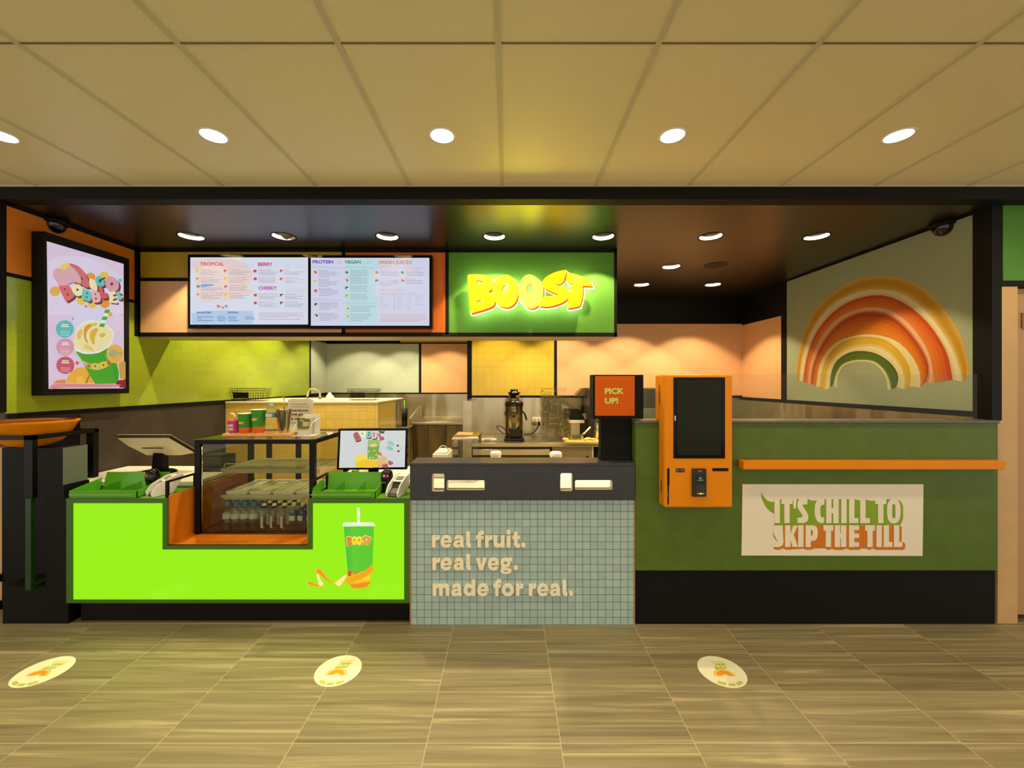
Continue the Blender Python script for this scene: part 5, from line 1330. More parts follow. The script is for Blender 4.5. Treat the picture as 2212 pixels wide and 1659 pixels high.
# shelves
SHELF = mat('shelf_silver', (206, 200, 172), rough=0.35, metal=0.1)
sx0, sx1, sy0, sy1 = -2.12, -1.40, 3.0, 3.42
for zs, nm in ((0.985, 'wire_shelf'), (0.788, 'tray_shelf')):
    t = MB()
    t.box(sx0 - 0.02, sx1, sy0, sy0 + 0.012, zs - 0.03, zs - 0.012).box(sx0, sx1, sy0 + 0.004, sy0 + 0.014, zs - 0.045, zs - 0.03)
    t.box(sx0 - 0.02, sx0, sy0 + 0.012, sy1, zs - 0.03, zs - 0.018).box(sx1 - 0.012, sx1, sy0 + 0.012, sy1, zs - 0.03, zs - 0.018)
    t.box(sx0, sx1, sy1 - 0.012, sy1, zs - 0.03, zs - 0.012)
    if nm == 'wire_shelf':
        n_ = 44
        for i in range(n_ + 1):
            x = sx0 + (sx1 - sx0 - 0.012) * i / n_
            t.box(x - 0.002, x + 0.002, sy0, sy1, zs - 0.012, zs - 0.008)
        for xa, xb in ((sx0 + 0.0, -1.80), (-1.77, sx1 - 0.01)):
            t.tube([(xa, sy0 + 0.008, zs - 0.01), (xa + 0.004, sy0 + 0.008, zs + 0.018), (xa + 0.02, sy0 + 0.008, zs + 0.024), (xb - 0.02, sy0 + 0.008, zs + 0.024), (xb - 0.004, sy0 + 0.008, zs + 0.018), (xb, sy0 + 0.008, zs - 0.01)], 0.0035, n=6)
    s = t.build(nm, SHELF, case)
    if nm == 'tray_shelf': MB().box(sx0, sx1 - 0.014, sy0 + 0.016, sy1 - 0.014, zs - 0.016, zs - 0.012).build('shelf_plate', SHELF, s)
    else: MB().box(sx0, sx1, sy0 - 0.003, sy0, zs - 0.044, zs - 0.014).build('price_strip', mat('price_strip', (196, 188, 150), rough=0.3), s)
# four white trays on the lower shelf
tw = (sx1 - sx0 - 0.02) / 4
def white_tray(i):
    xa = sx0 + 0.004 + i * tw; xb = xa + tw - 0.012; z0 = 0.7765
    r = MB()
    ya, yb = sy0 + 0.02, sy1 - 0.02
    o_ = [(xa, ya), (xb, ya), (xb, yb), (xa, yb)]; ii = [(xa + 0.022, ya + 0.022), (xb - 0.022, ya + 0.022), (xb - 0.022, yb - 0.022), (xa + 0.022, yb - 0.022)]
    r.prism([[(p[0] + (0.01 if p[0] == xa else -0.01), p[1]) for p in o_]], lambda u, v, d: Vector((u, v, z0 + d)), 0, 0.008)
    r.prism([o_, ii], lambda u, v, d: Vector((u, v, z0 + d)), 0.008, 0.024)
    solo(r, 'serving_tray', WHITE_PLASTIC, '%s white serving tray from the left on the lower shelf of the display case' % names[i], 'tray', 'white trays in the display case', bevel=0.002)
for i in range(4): white_tray(i)

# bottles in the bottom of the case
def bottle_proto(kind):
    r = thing('water_bottle', 'x', 'bottle', (0, 0, 0))
    if kind == 'square':
        prof = [(0.029, 0.0), (0.031, 0.004), (0.031, 0.125), (0.026, 0.145), (0.013, 0.165), (0.0125, 0.176)]
        n_ = 20
    else:
        prof = [(0.028, 0.0), (0.031, 0.004), (0.031, 0.03), (0.0295, 0.035), (0.031, 0.04), (0.031, 0.08), (0.029, 0.085), (0.031, 0.09), (0.031, 0.13), (0.024, 0.16), (0.013, 0.178), (0.0125, 0.19)]
        n_ = 20
    MB().lathe(prof, n=n_, cap0=True).build('body', PLASTIC_CLEAR, r, local=True)
    zt_ = prof[-1][1]
    if kind == 'blue':
        MB().lathe([(0.0145, zt_ - 0.008), (0.0145, zt_ + 0.01), (0.012, zt_ + 0.012), (0.0005, zt_ + 0.012)], n=16).build('cap', mat('cap_blue', (50, 124, 190), rough=0.35), r, local=True)
        MB().lathe([(0.0315, 0.09), (0.0315, 0.128)], n=20).build('wrap', mat('wrap_clear_blue', (196, 204, 204), rough=0.3), r, local=True)
    elif kind == 'square':
        MB().lathe([(0.0145, zt_ - 0.012), (0.0145, zt_ + 0.004)], n=16).build('collar', BLACK, r, local=True)
        MB().lathe([(0.015, zt_ + 0.004), (0.015, zt_ + 0.014), (0.011, zt_ + 0.02), (0.0005, zt_ + 0.021)], n=16).build('cap', mat('cap_white', (220, 216, 196), rough=0.35), r, local=True)
        MB().prism([[(-0.006, 0.03), (0.006, 0.03), (0.016, 0.024), (0.016, 0.036), (0.012, 0.04), (0.012, 0.1), (0.016, 0.104), (0.008, 0.112), (-0.006, 0.116)]], lambda u, v, d: Vector((u - 0.004, -0.0312 - d, v)), 0, 0.0005).build('wrap', mat('wrap_silver', (204, 204, 196), rough=0.3), r, local=True)
    else:
        MB().lathe([(0.0145, zt_ - 0.006), (0.0145, zt_ + 0.01), (0.012, zt_ + 0.013), (0.0005, zt_ + 0.013)], n=16).build('cap', mat('cap_white', (220, 216, 196), rough=0.35), r, local=True)
        w_ = MB().lathe([(0.0315, 0.07), (0.0315, 0.125)], n=20).build('wrap', mat('wrap_blue', (40, 84, 150), rough=0.3), r, local=True)
        MB().box(-0.02, 0.02, -0.0325, -0.029, 0.08, 0.115).build('patch', mat('wrap_patch', (206, 206, 200), rough=0.3), w_, local=True)
    return r
rows = ['front', 'second', 'third', 'fourth', 'rear']
zb_ = cz0 + 0.009
def fill(kind, xs, nrow, y0, what, group, scale=1.0):
    proto = bottle_proto(kind); first = True
    for j in range(nrow):
        for i, x in enumerate(xs):
            loc = (x + 0.0006 * math.sin(3.1 * i + 2 * j), y0 + j * 0.068, zb_)
            lb = '%s, %s from left in the %s row of the display case' % (what, names[i], rows[j])
            if first: o_ = proto; o_.location = loc; o_['label'] = lb; o_['group'] = group; first = False
            else: o_ = dup(proto, loc, lb, group)
            o_.rotation_euler = (0, 0, 0.25 * math.sin(i * 5 + j * 3))
fill('blue', [-2.036 + 0.0635 * i for i in range(4)], 5, 2.925, 'blue-capped water bottle', 'blue-capped bottles in the display case')
fill('square', [-1.768 + 0.073 * i for i in range(3)], 4, 2.925, 'white-capped black-collared bottle', 'black-collared bottles in the display case')
fill('wrap', [-1.552 + 0.064 * i for i in range(3)], 4, 2.925, 'blue-wrapped water bottle', 'blue-wrapped bottles in the display case')

# ================================================================ ON TOP OF THE CASE
zt2 = cz1 + 0.001
bd0, bd1 = X(480, 2.99), X(628, 2.99)
board = thing('serving_board', 'pale wooden serving board on the display case carrying sample cups', 'board', ((bd0 + bd1) / 2, 3.06, zt2))
WOODM = mat('pale_wood', (228, 172, 106), rough=0.5, var=0.12, scale=22)
MB().box(bd0, bd1, 2.99, 3.13, zt2, zt2 + 0.022).build('plank', WOODM, board, bevel=0.002)
MB().box(bd0, bd1, 3.10, 3.104, zt2 + 0.022, zt2 + 0.034).build('acrylic_lip', ACRYLIC, board)
zb2 = zt2 + 0.0225
# pink kids cup
yc = 3.045
def at(px): return X(px, yc)
r = thing('kids_cup', 'small pink lidded cup with a bent straw, leftmost on the serving board', 'cup', (at(505), yc, zb2))
PINK = mat('cup_pink', (196, 70, 140), rough=0.3, var=0.02)
MB().lathe([(0.030, 0), (0.033, 0.004), (0.041, 0.085)], n=28, cap0=True).build('body', PINK, r, local=True)
MB().lathe([(0.044, 0.083), (0.045, 0.09), (0.043, 0.095), (0.03, 0.1), (0.0005, 0.1)], n=28).build('lid', mat('lid_pink', (214, 40, 116), rough=0.25), r, local=True)
s = MB().tube([(0.006, 0, 0.1), (0.006, 0, 0.128), (0.0, 0, 0.138), (-0.012, 0, 0.143), (-0.028, 0, 0.14)], 0.006, n=8).build('straw', mat('straw_cream', (240, 220, 190), rough=0.4), r, local=True)
MB().cyl((-0.028, 0, 0.14), (-0.034, 0, 0.138), 0.0064, n=8).build('straw_tip', mat('tip_red', (206, 40, 50), rough=0.4), s, local=True)
def wrap_print(r, rad, z0_, z1_, taper, fn):
    fm = lambda u, v, d: Vector(((rad + taper * (1 - v) + d + 0.0008) * math.sin(u), -(rad + taper * (1 - v) + d + 0.0008) * math.cos(u), z0_ + (z1_ - z0_) * (1 - v)))
    c = Canvas(fm, 'print'); fn(c); return c.build('print', r, local=True)
wrap_print(r, 0.0335, 0.0, 0.085, 0.0085, lambda c: (c.text('LIFE', -0.75, 0.45, 1.25, 0.2, (250, 220, 230), 0.05), c.text('LIFE', -0.75, 0.75, 1.25, 0.2, (250, 220, 230), 0.05)))
# paper cups
def paper_cup(px, h, r0, r1, label):
    r = thing('paper_cup', label, 'cup', (at(px), yc, zb2), 'green paper cups on the serving board')
    g_ = mat('cup_green', (52, 140, 24), rough=0.45, var=0.03)
    k_ = 0.27; rm = r0 + (r1 - r0) * k_
    MB().lathe([(rm, h * k_), (r1, h)], n=32).build('sleeve', g_, r, local=True)
    MB().lathe([(r0 - 0.002, 0), (r0, 0.002), (rm, h * k_ - 0.001), (rm, h * k_)], n=32, cap0=True).build('base_band', mat('cup_orange', (232, 100, 24), rough=0.45), r, local=True)
    MB().lathe([(r1, h), (r1 + 0.0025, h + 0.002), (r1, h + 0.004), (r1 - 0.003, h + 0.001), (r1 - 0.006, h - 0.03), (0.0005, h - 0.03)], n=32).build('rim', mat('cup_cream', (244, 238, 216), rough=0.4), r, local=True)
    def pr(c): logo(c, lambda u, v: (u, v), -0.75, 0.40 if h < 0.16 else 0.34, 1.1 / 1435, 0.13 / 470)
    wrap_print(r, r0, 0.0, h, r1 - r0, pr)
paper_cup(530.5, 0.143, 0.041, 0.051, 'short green and orange paper cup on the serving board')
paper_cup(559, 0.172, 0.038, 0.052, 'tall green and orange paper cup in the middle of the serving board')
# bottle
r = thing('sample_bottle', 'clear water bottle with a pale blue cap on the serving board', 'bottle', (at(586), yc, zb2))
MB().lathe([(0.036, 0), (0.039, 0.006), (0.039, 0.05), (0.036, 0.056), (0.039, 0.062), (0.039, 0.12), (0.039, 0.15), (0.03, 0.18), (0.015, 0.196), (0.014, 0.204)], n=28, cap0=True).build('body', PLASTIC_CLEAR, r, local=True)
MB().lathe([(0.017, 0.198), (0.0165, 0.218), (0.0005, 0.219)], n=20).build('cap', mat('cap_sky', (96, 170, 206), rough=0.35), r, local=True)
MB().lathe([(0.0395, 0.115), (0.0395, 0.15)], n=28).build('wrap', mat('wrap_sky', (110, 156, 172), rough=0.3), r, local=True)
MB().box(-0.02, 0.026, -0.0405, -0.037, 0.122, 0.144).build('patch', mat('wrap_patch2', (206, 206, 206), rough=0.3), r, local=True)
# steel tumbler
r = thing('steel_tumbler', 'tapered steel tumbler with a metal straw, rightmost on the serving board', 'tumbler', (at(613.5), yc, zb2))
MB().lathe([(0.034, 0), (0.036, 0.004), (0.052, 0.174), (0.054, 0.176), (0.051, 0.172), (0.036, 0.01), (0.0005, 0.008)], n=36, cap0=True).build('body', steel_mat('tumbler_steel', (190, 182, 168), 0.2), r, local=True)
MB().tube([(0.002, 0.0, 0.01), (-0.004, 0.008, 0.24), (-0.004, 0.006, 0.262), (-0.008, 0.0, 0.27)], 0.0055, n=8).build('straw', CHROME, r, local=True)
# paper sign on a stand
YP = 3.3
r = thing('counter_notice', 'cream notice on a small stand reading because we give a sip', 'notice', (X(650, YP), YP, zt2))
MB().box(X(622, YP), X(676, YP), YP, YP + 0.006, zt2 + 0.004, Z(863, YP)).build('sheet', CREAM, r)
MB().box(X(622, YP), X(676, YP), YP - 0.04, YP + 0.05, zt2, zt2 + 0.004).build('stand_foot', WHITE_PLASTIC, r)
MB().tube([(X(626, YP), YP + 0.004, Z(862, YP)), (X(672, YP), YP + 0.004, Z(862, YP))], 0.005, n=6).build('clip_bar', WHITE_PLASTIC, r)
c = Canvas(front(YP - 0.0008), 'print'); n6 = lambda x, y: (400 + x / 6.144, 820 + y / 6.144); TXT = (110, 86, 50)
c.text('a sip guarantee', *n6(1400, 334), 225 / 6.144, 17 / 6.144, TXT, 0.01); c.rect(*n6(1403, 359), *n6(1655, 364), TXT)
c.text('because', *n6(1405, 424), 228 / 6.144, 36 / 6.144, TXT, 0.03); c.text('we give', *n6(1405, 477), 200 / 6.144, 36 / 6.144, TXT, 0.03); c.text('a sip', *n6(1405, 535), 130 / 6.144, 36 / 6.144, TXT, 0.03); c.rect(*n6(1403, 572), *n6(1470, 577), TXT)
c.build('print', r)
# gift card holder
YG = 3.02
r = thing('card_holder', 'white wire holder with a stack of colourful gift cards, on the display case', 'card holder', (X(662, YG), YG, zt2))
g0_, g1_ = X(632, YG), X(679, YG)
MB().box(g0_, g1_, YG - 0.015, YG + 0.09, zt2, zt2 + 0.004).build('base', WHITE_PLASTIC, r)
MB().box(X(643, YG) , X(680, YG), YG + 0.082, YG + 0.086, zt2 + 0.004, Z(896, YG)).build('back_plate', mat('acrylic_white', (226, 222, 214), rough=0.2), r)
for xg in (X(634, YG), X(668, YG)):
    MB().tube([(xg, YG - 0.012, zt2 + 0.004), (xg + 0.004, YG - 0.008, zt2 + 0.05), (xg + 0.014, YG + 0.02, zt2 + 0.10), (xg + 0.036, YG + 0.08, zt2 + 0.125)], 0.0028, n=6).build('side_wire', WHITE_PLASTIC, r)
ca, cb_ = X(639.5, YG), X(666.5, YG); zc0 = zt2 + 0.034
st_ = MB().box(ca, cb_, YG + 0.02, YG + 0.075, zt2 + 0.004, Z(903, YG + 0.02))
cards = solo(st_, 'gift_card_stack', mat('card_edge', (180, 170, 150), rough=0.4, var=0.25, scale=300), 'stack of colourful gift cards standing in the white wire holder', 'gift cards')
c = Canvas(lambda u, v, d: Vector((ca + (cb_ - ca) * u, YG + 0.0195 - d, Z(903, YG + 0.02) + (zt2 + 0.004 - Z(903, YG + 0.02)) * v)), 'print')
c.rect(0, 0, 1, 0.58, (84, 110, 44)); c.rect(0, 0.58, 1, 0.68, (150, 130, 50)); c.rect(0, 0.68, 1, 1, (206, 200, 196)); c.up()
c.rect(0.2, 0.08, 0.5, 0.2, (200, 160, 40)); c.rect(0.42, 0.22, 0.95, 0.48, (214, 190, 190)); c.rect(0.0, 0, 0.2, 0.1, (60, 60, 40)); c.rect(0.6, 0, 1, 0.08, (190, 160, 50)); c.up()
logo(c, lambda u, v: (u, v), 0.5, 0.28, 0.4 / 1435, 0.14 / 470, rim=(214, 190, 190))
pr_ = c.build('card_print', cards)

# ================================================================ CUSTOMER MONITOR
YD = 2.98
mon = thing('customer_monitor', 'black framed customer monitor showing a green drink and fruit', 'monitor', (X(807, YD), YD, 0.891))
mq = lambda x, y: (700 + x / 8.73, 900 + y / 8.73)
fz = lambda pts, d0, d1, m, nm: MB().prism([[(X(p[0], YD), Z(p[1], YD)) for p in pts]], lambda u, v, d: Vector((u, YD + d, v)), d0, d1).build(nm, m, mon)
fz([mq(272, 230), mq(1578, 215), mq(1560, 996), mq(240, 1000)], 0.0, 0.03, BLACK_GLOSS, 'casing')
MB().box(X(798, YD) - 0.02, X(798, YD) + 0.05, 3.012, 3.04, 0.90, 1.1).build('stand_neck', BLACK, mon)
MB().box(X(798, YD) - 0.09, X(798, YD) + 0.12, 2.99, 3.14, 0.891, 0.903).build('stand_foot', BLACK, mon)
c = Canvas(front(YD - 0.001), 'emit', 0.95)
c.poly([mq(314, 266), mq(1538, 262), mq(1522, 952), mq(282, 966)], (212, 216, 214)); c.up()
def mb_(pts, rgb, hl=(), dark=(96, 70, 66)):
    c.poly(smooth([mq(x + 12, y + 22) for x, y in pts], 2, True), dark); c.up(); c.poly(smooth([mq(*p) for p in pts], 2, True), rgb); c.up()
    for x, y in hl: c.ellipse(*mq(x, y), 1.7, 1.9, dark, n=10)
    c.up(-2)
c.layer = 2
mb_(((548, 330), (640, 290), (690, 410), (680, 440), (605, 465), (585, 440)), (196, 96, 100), ((602, 335), (625, 388)))
c.layer = 3; c.poly(smooth([mq(*p) for p in ((660, 275), (790, 272), (795, 340), (760, 385), (700, 378), (665, 330))], 3, True), (234, 240, 200)); c.up(); c.ellipse(*mq(725, 320), 1.8, 1.5, (80, 70, 60), n=10)
c.layer = 2
mb_(((815, 270), (885, 275), (895, 340), (875, 395), (800, 398), (790, 350)), (142, 206, 184), ((850, 308), (840, 352)))
mb_(((915, 275), (985, 272), (998, 350), (985, 408), (905, 410), (900, 340)), (230, 200, 204), ((945, 318), (942, 362)))
c.layer = 3; c.poly([mq(*p) for p in ((1018, 315), (1055, 308), (1075, 380), (1125, 375), (1142, 430), (1060, 462))], (190, 88, 100))
c.poly([mq(*p) for p in ((1020, 268), (1150, 266), (1125, 320), (1060, 312))], (70, 62, 52)); c.up(); c.poly([mq(*p) for p in ((1050, 267), (1140, 266), (1110, 282))], (120, 190, 170))
c.layer = 4
c.poly(smooth([mq(*p) for p in ((590, 860), (580, 800), (640, 730), (700, 690), (760, 720), (820, 760), (820, 860), (700, 945))], 3, True), (242, 214, 70))
c.poly([mq(*p) for p in ((545, 790), (640, 800), (600, 760), (680, 740), (650, 700), (720, 715), (745, 680), (760, 730), (820, 710), (800, 790), (600, 830))], (244, 222, 110)); c.up()
c.poly(smooth([mq(*p) for p in ((600, 880), (760, 820), (900, 815), (1000, 830), (1005, 950), (650, 955))], 3, True), (244, 206, 40)); c.up()
for i in range(6): c.stroke([mq(700 + i * 52, 955), mq(740 + i * 52, 845)], 0.6, (214, 168, 40))
c.poly(smooth([mq(*p) for p in ((1010, 800), (1060, 740), (1150, 745), (1195, 810), (1170, 890), (1080, 900), (1015, 880))], 3, True), (226, 190, 130))
c.poly(smooth([mq(*p) for p in ((1030, 720), (1050, 660), (1100, 730))], 3, True), (196, 120, 100)); c.poly(smooth([mq(*p) for p in ((1090, 880), (1180, 880), (1210, 950), (1110, 955))], 3, True), (186, 90, 80)); c.poly(smooth([mq(*p) for p in ((1020, 900), (1090, 880), (1100, 955), (1020, 955))], 3, True), (230, 170, 150)); c.poly(smooth([mq(*p) for p in ((1208, 850), (1240, 828), (1310, 870), (1270, 910), (1220, 905))], 3, True), (190, 96, 90)); c.up()
c.poly([mq(*p) for p in ((830, 445), (870, 435), (1010, 435), (1058, 450), (1030, 700), (1005, 800), (880, 805), (820, 790))], (126, 170, 76)); c.up()
c.poly([mq(*p) for p in ((834, 452), (870, 440), (1010, 440), (1054, 454), (1040, 560), (828, 560))], (164, 190, 96)); c.up()
c.poly(smooth([mq(*p) for p in ((870, 530), (960, 505), (1000, 560), (880, 570))], 3, True), (216, 214, 130))
for x, y in ((850, 655), (950, 640), (990, 720), (930, 770), (870, 770)): c.ellipse(*mq(x, y), 1.9, 2.2, (204, 218, 140), n=9)
for pts, col in ((((1205, 460), (1290, 470), (1300, 530), (1240, 540), (1210, 510)), (150, 206, 188)), (((1175, 570), (1220, 545), (1300, 590), (1305, 620), (1270, 636), (1190, 610)), (140, 204, 184))): c.poly(smooth([mq(*p) for p in pts], 2, True), col)
c.ellipse(*mq(1305, 530), 2.9, 2.6, (120, 180, 170), n=12); c.up(); c.ellipse(*mq(1305, 532), 1.7, 1.5, (214, 220, 214), n=10)
for x, y, w_ in ((1392, 546, 2.6), (1405, 650, 2.8)): c.ellipse(*mq(x, y), w_, 2.2, (70, 56, 66), n=8)
c.poly([mq(*p) for p in ((1440, 580), (1455, 598), (1475, 575), (1458, 590))], (80, 80, 80))
c.build('display', mon)
# little things on the right bench
for (px0, px1, yy, h_, m_, nm, lb, cat_) in ((764, 771.5, 3.08, 0.055, GREEN_TRAY, 'green_pot', 'small green pot on the white bench under the customer monitor', 'pot'),):
    xm = X((px0 + px1) / 2, yy)
    solo(MB().lathe([(0.022, 0), (0.028, h_), (0.026, h_), (0.02, 0.003), (0.0005, 0.003)], (xm, yy, 0.891), n=20, cap0=True), nm, m_, lb, cat_)
solo(MB().hexa([(X(772, 3.06), 3.04, 0.891), (X(789, 3.06), 3.04, 0.891), (X(789, 3.06), 3.12, 0.891), (X(772, 3.06), 3.12, 0.891)], [(X(772, 3.06) + 0.004, 3.05, 0.93), (X(789, 3.06) - 0.01, 3.05, 0.935), (X(789, 3.06) - 0.006, 3.12, 0.945), (X(772, 3.06), 3.12, 0.94)]), 'napkin_pile', CREAM, 'small pile of cream napkins on the bench beneath the customer monitor', 'napkins', bevel=0.003)
# ================================================================ YELLOW TILED PARTITION AND SINK
YN0, YN1, XN = 4.72, 5.5, -1.53
nib = struct(MB().box(XL + 0.001, XN - 0.004, YN0 + 0.004, YN1, 0, 1.374), 'wall_partition', mat('grout_mustard', (196, 152, 40), rough=0.6))
YT = tile_mat('yellow_tile_front', 'xz', 0.097, 0.097, (240, 206, 96), (206, 168, 66), (-1.552, 1.374), rough=0.3, var=0.04)
MB().box(XL + 0.001, XN - 0.004, YN0, YN0 + 0.004, 0, 1.374).build('tile_front', YT, nib)
YT2 = tile_mat('yellow_tile_side', 'yz', 0.097, 0.097, (240, 206, 96), (206, 168, 66), (4.72, 1.374), rough=0.08, var=0.04, coat=1.0)
MB().box(XN - 0.004, XN, YN0 + 0.012, YN1, 0, 1.374).build('tile_side', YT2, nib)
MB().box(XN - 0.006, XN + 0.003, YN0 - 0.003, YN0 + 0.012, 0, 1.374).build('corner_trim', CREAM, nib)
MB().box(XL + 0.001, XN + 0.012, YN0 - 0.012, YN1 + 0.35, 1.374, 1.392).build('cap', mat('cream_cap', (244, 226, 180), rough=0.3), nib, bevel=0.003)
MB().box(XL + 0.001, XN - 0.01, YN1, YN1 + 0.34, 0, 1.374).build('sink_back', STEEL, nib)

def spring_tap():
    y = 5.2; xa, xb = X(691, y), X(664, y); zb3 = 1.393
    r = thing('spring_tap', 'arched chrome spring tap rising behind the yellow tiled partition', 'tap', (xa, y, zb3))
    MB().cyl((xa, y, zb3), (xa, y, zb3 + 0.02), 0.022, n=16).build('base', CHROME, r)
    pth = [(xa, y, zb3 + 0.02)] + [((xa + xb) / 2 + (xa - xb) / 2 * math.cos(math.radians(t)), y, zb3 + 0.065 + 0.09 * math.sin(math.radians(t))) for t in range(0, 181, 12)] + [(xb, y, zb3 + 0.03)]
    MB().tube(pth, 0.0075, n=8).build('hose', CHROME, r)
    sp_ = []; m_ = 26
    pp = resample([(p[0], p[2]) for p in pth], m_ * 8)
    for i, p in enumerate(pp):
        a_ = i / 8 * 2 * math.pi
        nx = math.cos(a_) * 0.0125
        q0 = pp[max(0, i - 1)]; q1 = pp[min(len(pp) - 1, i + 1)]
        dx, dz = q1[0] - q0[0], q1[1] - q0[1]; l_ = math.hypot(dx, dz) or 1
        sp_.append((p[0] - dz / l_ * nx, y + math.sin(a_) * 0.0125, p[1] + dx / l_ * nx))
    MB().tube(sp_, 0.0028, n=5).build('spring', CHROME, r)
    MB().cyl((xb, y, zb3 + 0.001), (xb, y, zb3 + 0.035), 0.012, n=12).build('spray_head', BLACK, r)
spring_tap()
def basket(xa, xb, ya, yb, z0, z1, px0, px1, label):
    r = thing('wire_basket', label, 'basket', ((xa + xb) / 2, (ya + yb) / 2, z0), 'black wire baskets')
    t = MB(); q_ = 0.0018; ins = 0.02
    nx, nz_ = 12, 5
    def bar(p, s): t.tube([p, s], q_, n=5)
    for i in range(nx + 1):
        f = i / nx
        for y, yy in ((ya, ya + ins), (yb, yb - ins)):
            bar((xa + (xb - xa) * f, y, z1), (xa + ins + (xb - xa - 2 * ins) * f, yy, z0 + 0.002))
        bar((xa + ins + (xb - xa - 2 * ins) * f, ya + ins, z0 + 0.002), (xa + ins + (xb - xa - 2 * ins) * f, yb - ins, z0 + 0.002))
    for i in range(7):
        f = i / 6
        for x, xx in ((xa, xa + ins), (xb, xb - ins)): bar((x, ya + (yb - ya) * f, z1), (xx, ya + ins + (yb - ya - 2 * ins) * f, z0 + 0.002))
    for i in range(nz_ + 1):
        f = i / nz_; g_ = ins * f; z = z1 + (z0 + 0.002 - z1) * f
        lp_ = [(xa + g_, ya + g_, z), (xb - g_, ya + g_, z), (xb - g_, yb - g_, z), (xa + g_, yb - g_, z), (xa + g_, ya + g_, z)]
        for p, s in zip(lp_, lp_[1:]): bar(p, s)
    t.build('wires', BLACK_METAL, r)
    zc2 = (z0 + z1) / 2
    MB().box(px0, px1, ya - 0.012, ya - 0.006, zc2 - 0.038, zc2 + 0.03).build('name_plate', BLACK, r)
basket(-3.29, -2.92, 4.76, 4.98, 1.393, 1.545, -3.24, -3.06, 'black wire basket on the cap of the yellow partition, against the green tiled wall')
basket(-2.02, -1.66, 5.05, 5.27, 1.393, 1.532, -1.97, -1.79, 'black wire basket on the right end of the yellow partition cap, before the sage panel')
mb = MB(); xx, yy, zz = X(716, 5.1), 5.1, 1.393
mb.lathe([(0.06, 0), (0.072, 0.02), (0.06, 0.05), (0.03, 0.085), (0.012, 0.12), (0.0005, 0.125)], (0, 0, 0), n=14, cap0=True)
mb.v = [Vector((xx + p.x * 0.9 - p.z * 0.28 + 0.012 * math.sin(p.z * 60 + p.x * 50), yy + p.y * 0.6, zz + p.z * 0.75 + 0.004 * math.sin(p.x * 70))) for p in mb.v]
lo_ = min(p.z for p in mb.v); mb.v = [Vector((p.x, p.y, p.z - lo_ + zz)) for p in mb.v]
solo(mb, 'crumpled_cloth', mat('cloth_white', (226, 216, 196), rough=0.8, bump=0.3), 'crumpled white cloth on the partition cap beside the tap', 'cloth')

# ================================================================ STEEL SINK BENCH, BACK LEFT
sb0, sb1, sy_ = X(886, 6.3), -0.58, 6.3
r = thing('steel_bench', 'stainless steel bench with splashback and doors at the back', 'bench', ((sb0 + sb1) / 2, 6.8, 0))
MB().box(sb0, sb1, sy_, 7.32, 0.955, 0.99).build('top', STEEL_H, r, bevel=0.006)
MB().box(sb0 + 0.02, -0.60, sy_ + 0.05, 7.30, 0.1, 0.955).build('cabinet', steel_mat('dark_steel', (120, 108, 88), 0.25), r)
for xa, xb in ((sb0 + 0.03, X(963, 6.33)), (X(965, 6.33), -0.61)):
    MB().box(xa, xb, sy_ + 0.03, sy_ + 0.05, 0.12, 0.94).build('door', steel_mat('door_steel', (128, 116, 94), 0.22), r, bevel=0.003)
MB().hexa([(sb0 - 0.02, sy_, 0.95), (sb0, sy_, 0.95), (sb0, 7.1, 0.95), (sb0 - 0.02, 7.1, 0.95)], [(sb0 - 0.02, sy_, 1.05), (sb0, sy_, 1.05), (sb0, 7.1, 1.22), (sb0 - 0.02, 7.1, 1.22)]).build('side_wing', STEEL, r)
MB().box(X(815, 6.4), sb0 - 0.022, 6.4, 7.32, 0.86, 0.90).build('low_shelf', STEEL_H, r)
MB().box(X(850, 6.6), sb0 - 0.03, 6.45, 6.50, 0.1, 0.86).build('leg', STEEL, r)
pxx = X(876, 6.6)
r = thing('brush_pot', 'black pot with a green brush beside the steel bench wing', 'brush pot', (pxx - 0.02, 6.6, 0.901))
MB().lathe([(0.048, 0), (0.052, 0.29), (0.049, 0.29), (0.044, 0.005), (0.0005, 0.005)], n=18, cap0=True).build('pot', BLACK, r, local=True)
MB().tube([(0, 0, 0.01), (0.004, 0, 0.30), (0.0, 0, 0.42)], [0.008, 0.008, 0.005], n=8).build('brush', mat('brush_green', (120, 190, 40), rough=0.4), r, local=True)
# steel pier
r = struct(MB().box(X(1000, 4.81), X(1019, 4.81), 4.81, YBR - 0.001, 0.0, 1.39), 'wall_pier', STEEL_H)

# ================================================================ BACK BENCH, RIGHT
zB = 0.90; yB = 4.76
r = thing('back_bench', 'long stainless steel bench with fridge and cabinet below, along the back wall', 'bench', (1.4, 5.1, 0))
MB().box(-0.429, XR - 0.02, yB, YBR - 0.02, zB - 0.045, zB).build('top', STEEL_H, r, bevel=0.004)
MB().box(-0.425, X(1190, 4.82), 4.84, YBR - 0.03, 0.08, zB - 0.055).build('fridge', mat('fridge_dark', (60, 52, 40), rough=0.3), r)
for z0, z1 in ((0.75, 0.82), (0.63, 0.71)):
    MB().box(-0.42, X(1188, 4.80) , 4.80, 4.84, z0, z1).build('drawer', STEEL_H, r, bevel=0.004)
MB().box(-0.42, X(1164, 4.80), 4.79, 4.84, 0.30, 0.60).build('fridge_door', STEEL_H, r, bevel=0.004)
MB().box(X(1166, 4.80), X(1184, 4.80), 4.79, 4.84, 0.30, 0.66).build('control_panel', BLACK, r, bevel=0.004)
cbn = MB().box(X(1193, 4.80), X(1279, 4.80), 4.80, YBR - 0.03, 0.08, zB - 0.05).build('cabinet_door', mat('cabinet_grey', (150, 132, 100), rough=0.45), r, bevel=0.003)
MB().box(X(1267, 4.79), X(1271, 4.79), 4.785, 4.80, 0.68, 0.74).build('handle', BLACK, cbn)
MB().box(X(1279, 4.80), X(1282, 4.80), 4.80, 4.85, 0.05, zB - 0.05).build('leg', CREAM, r)
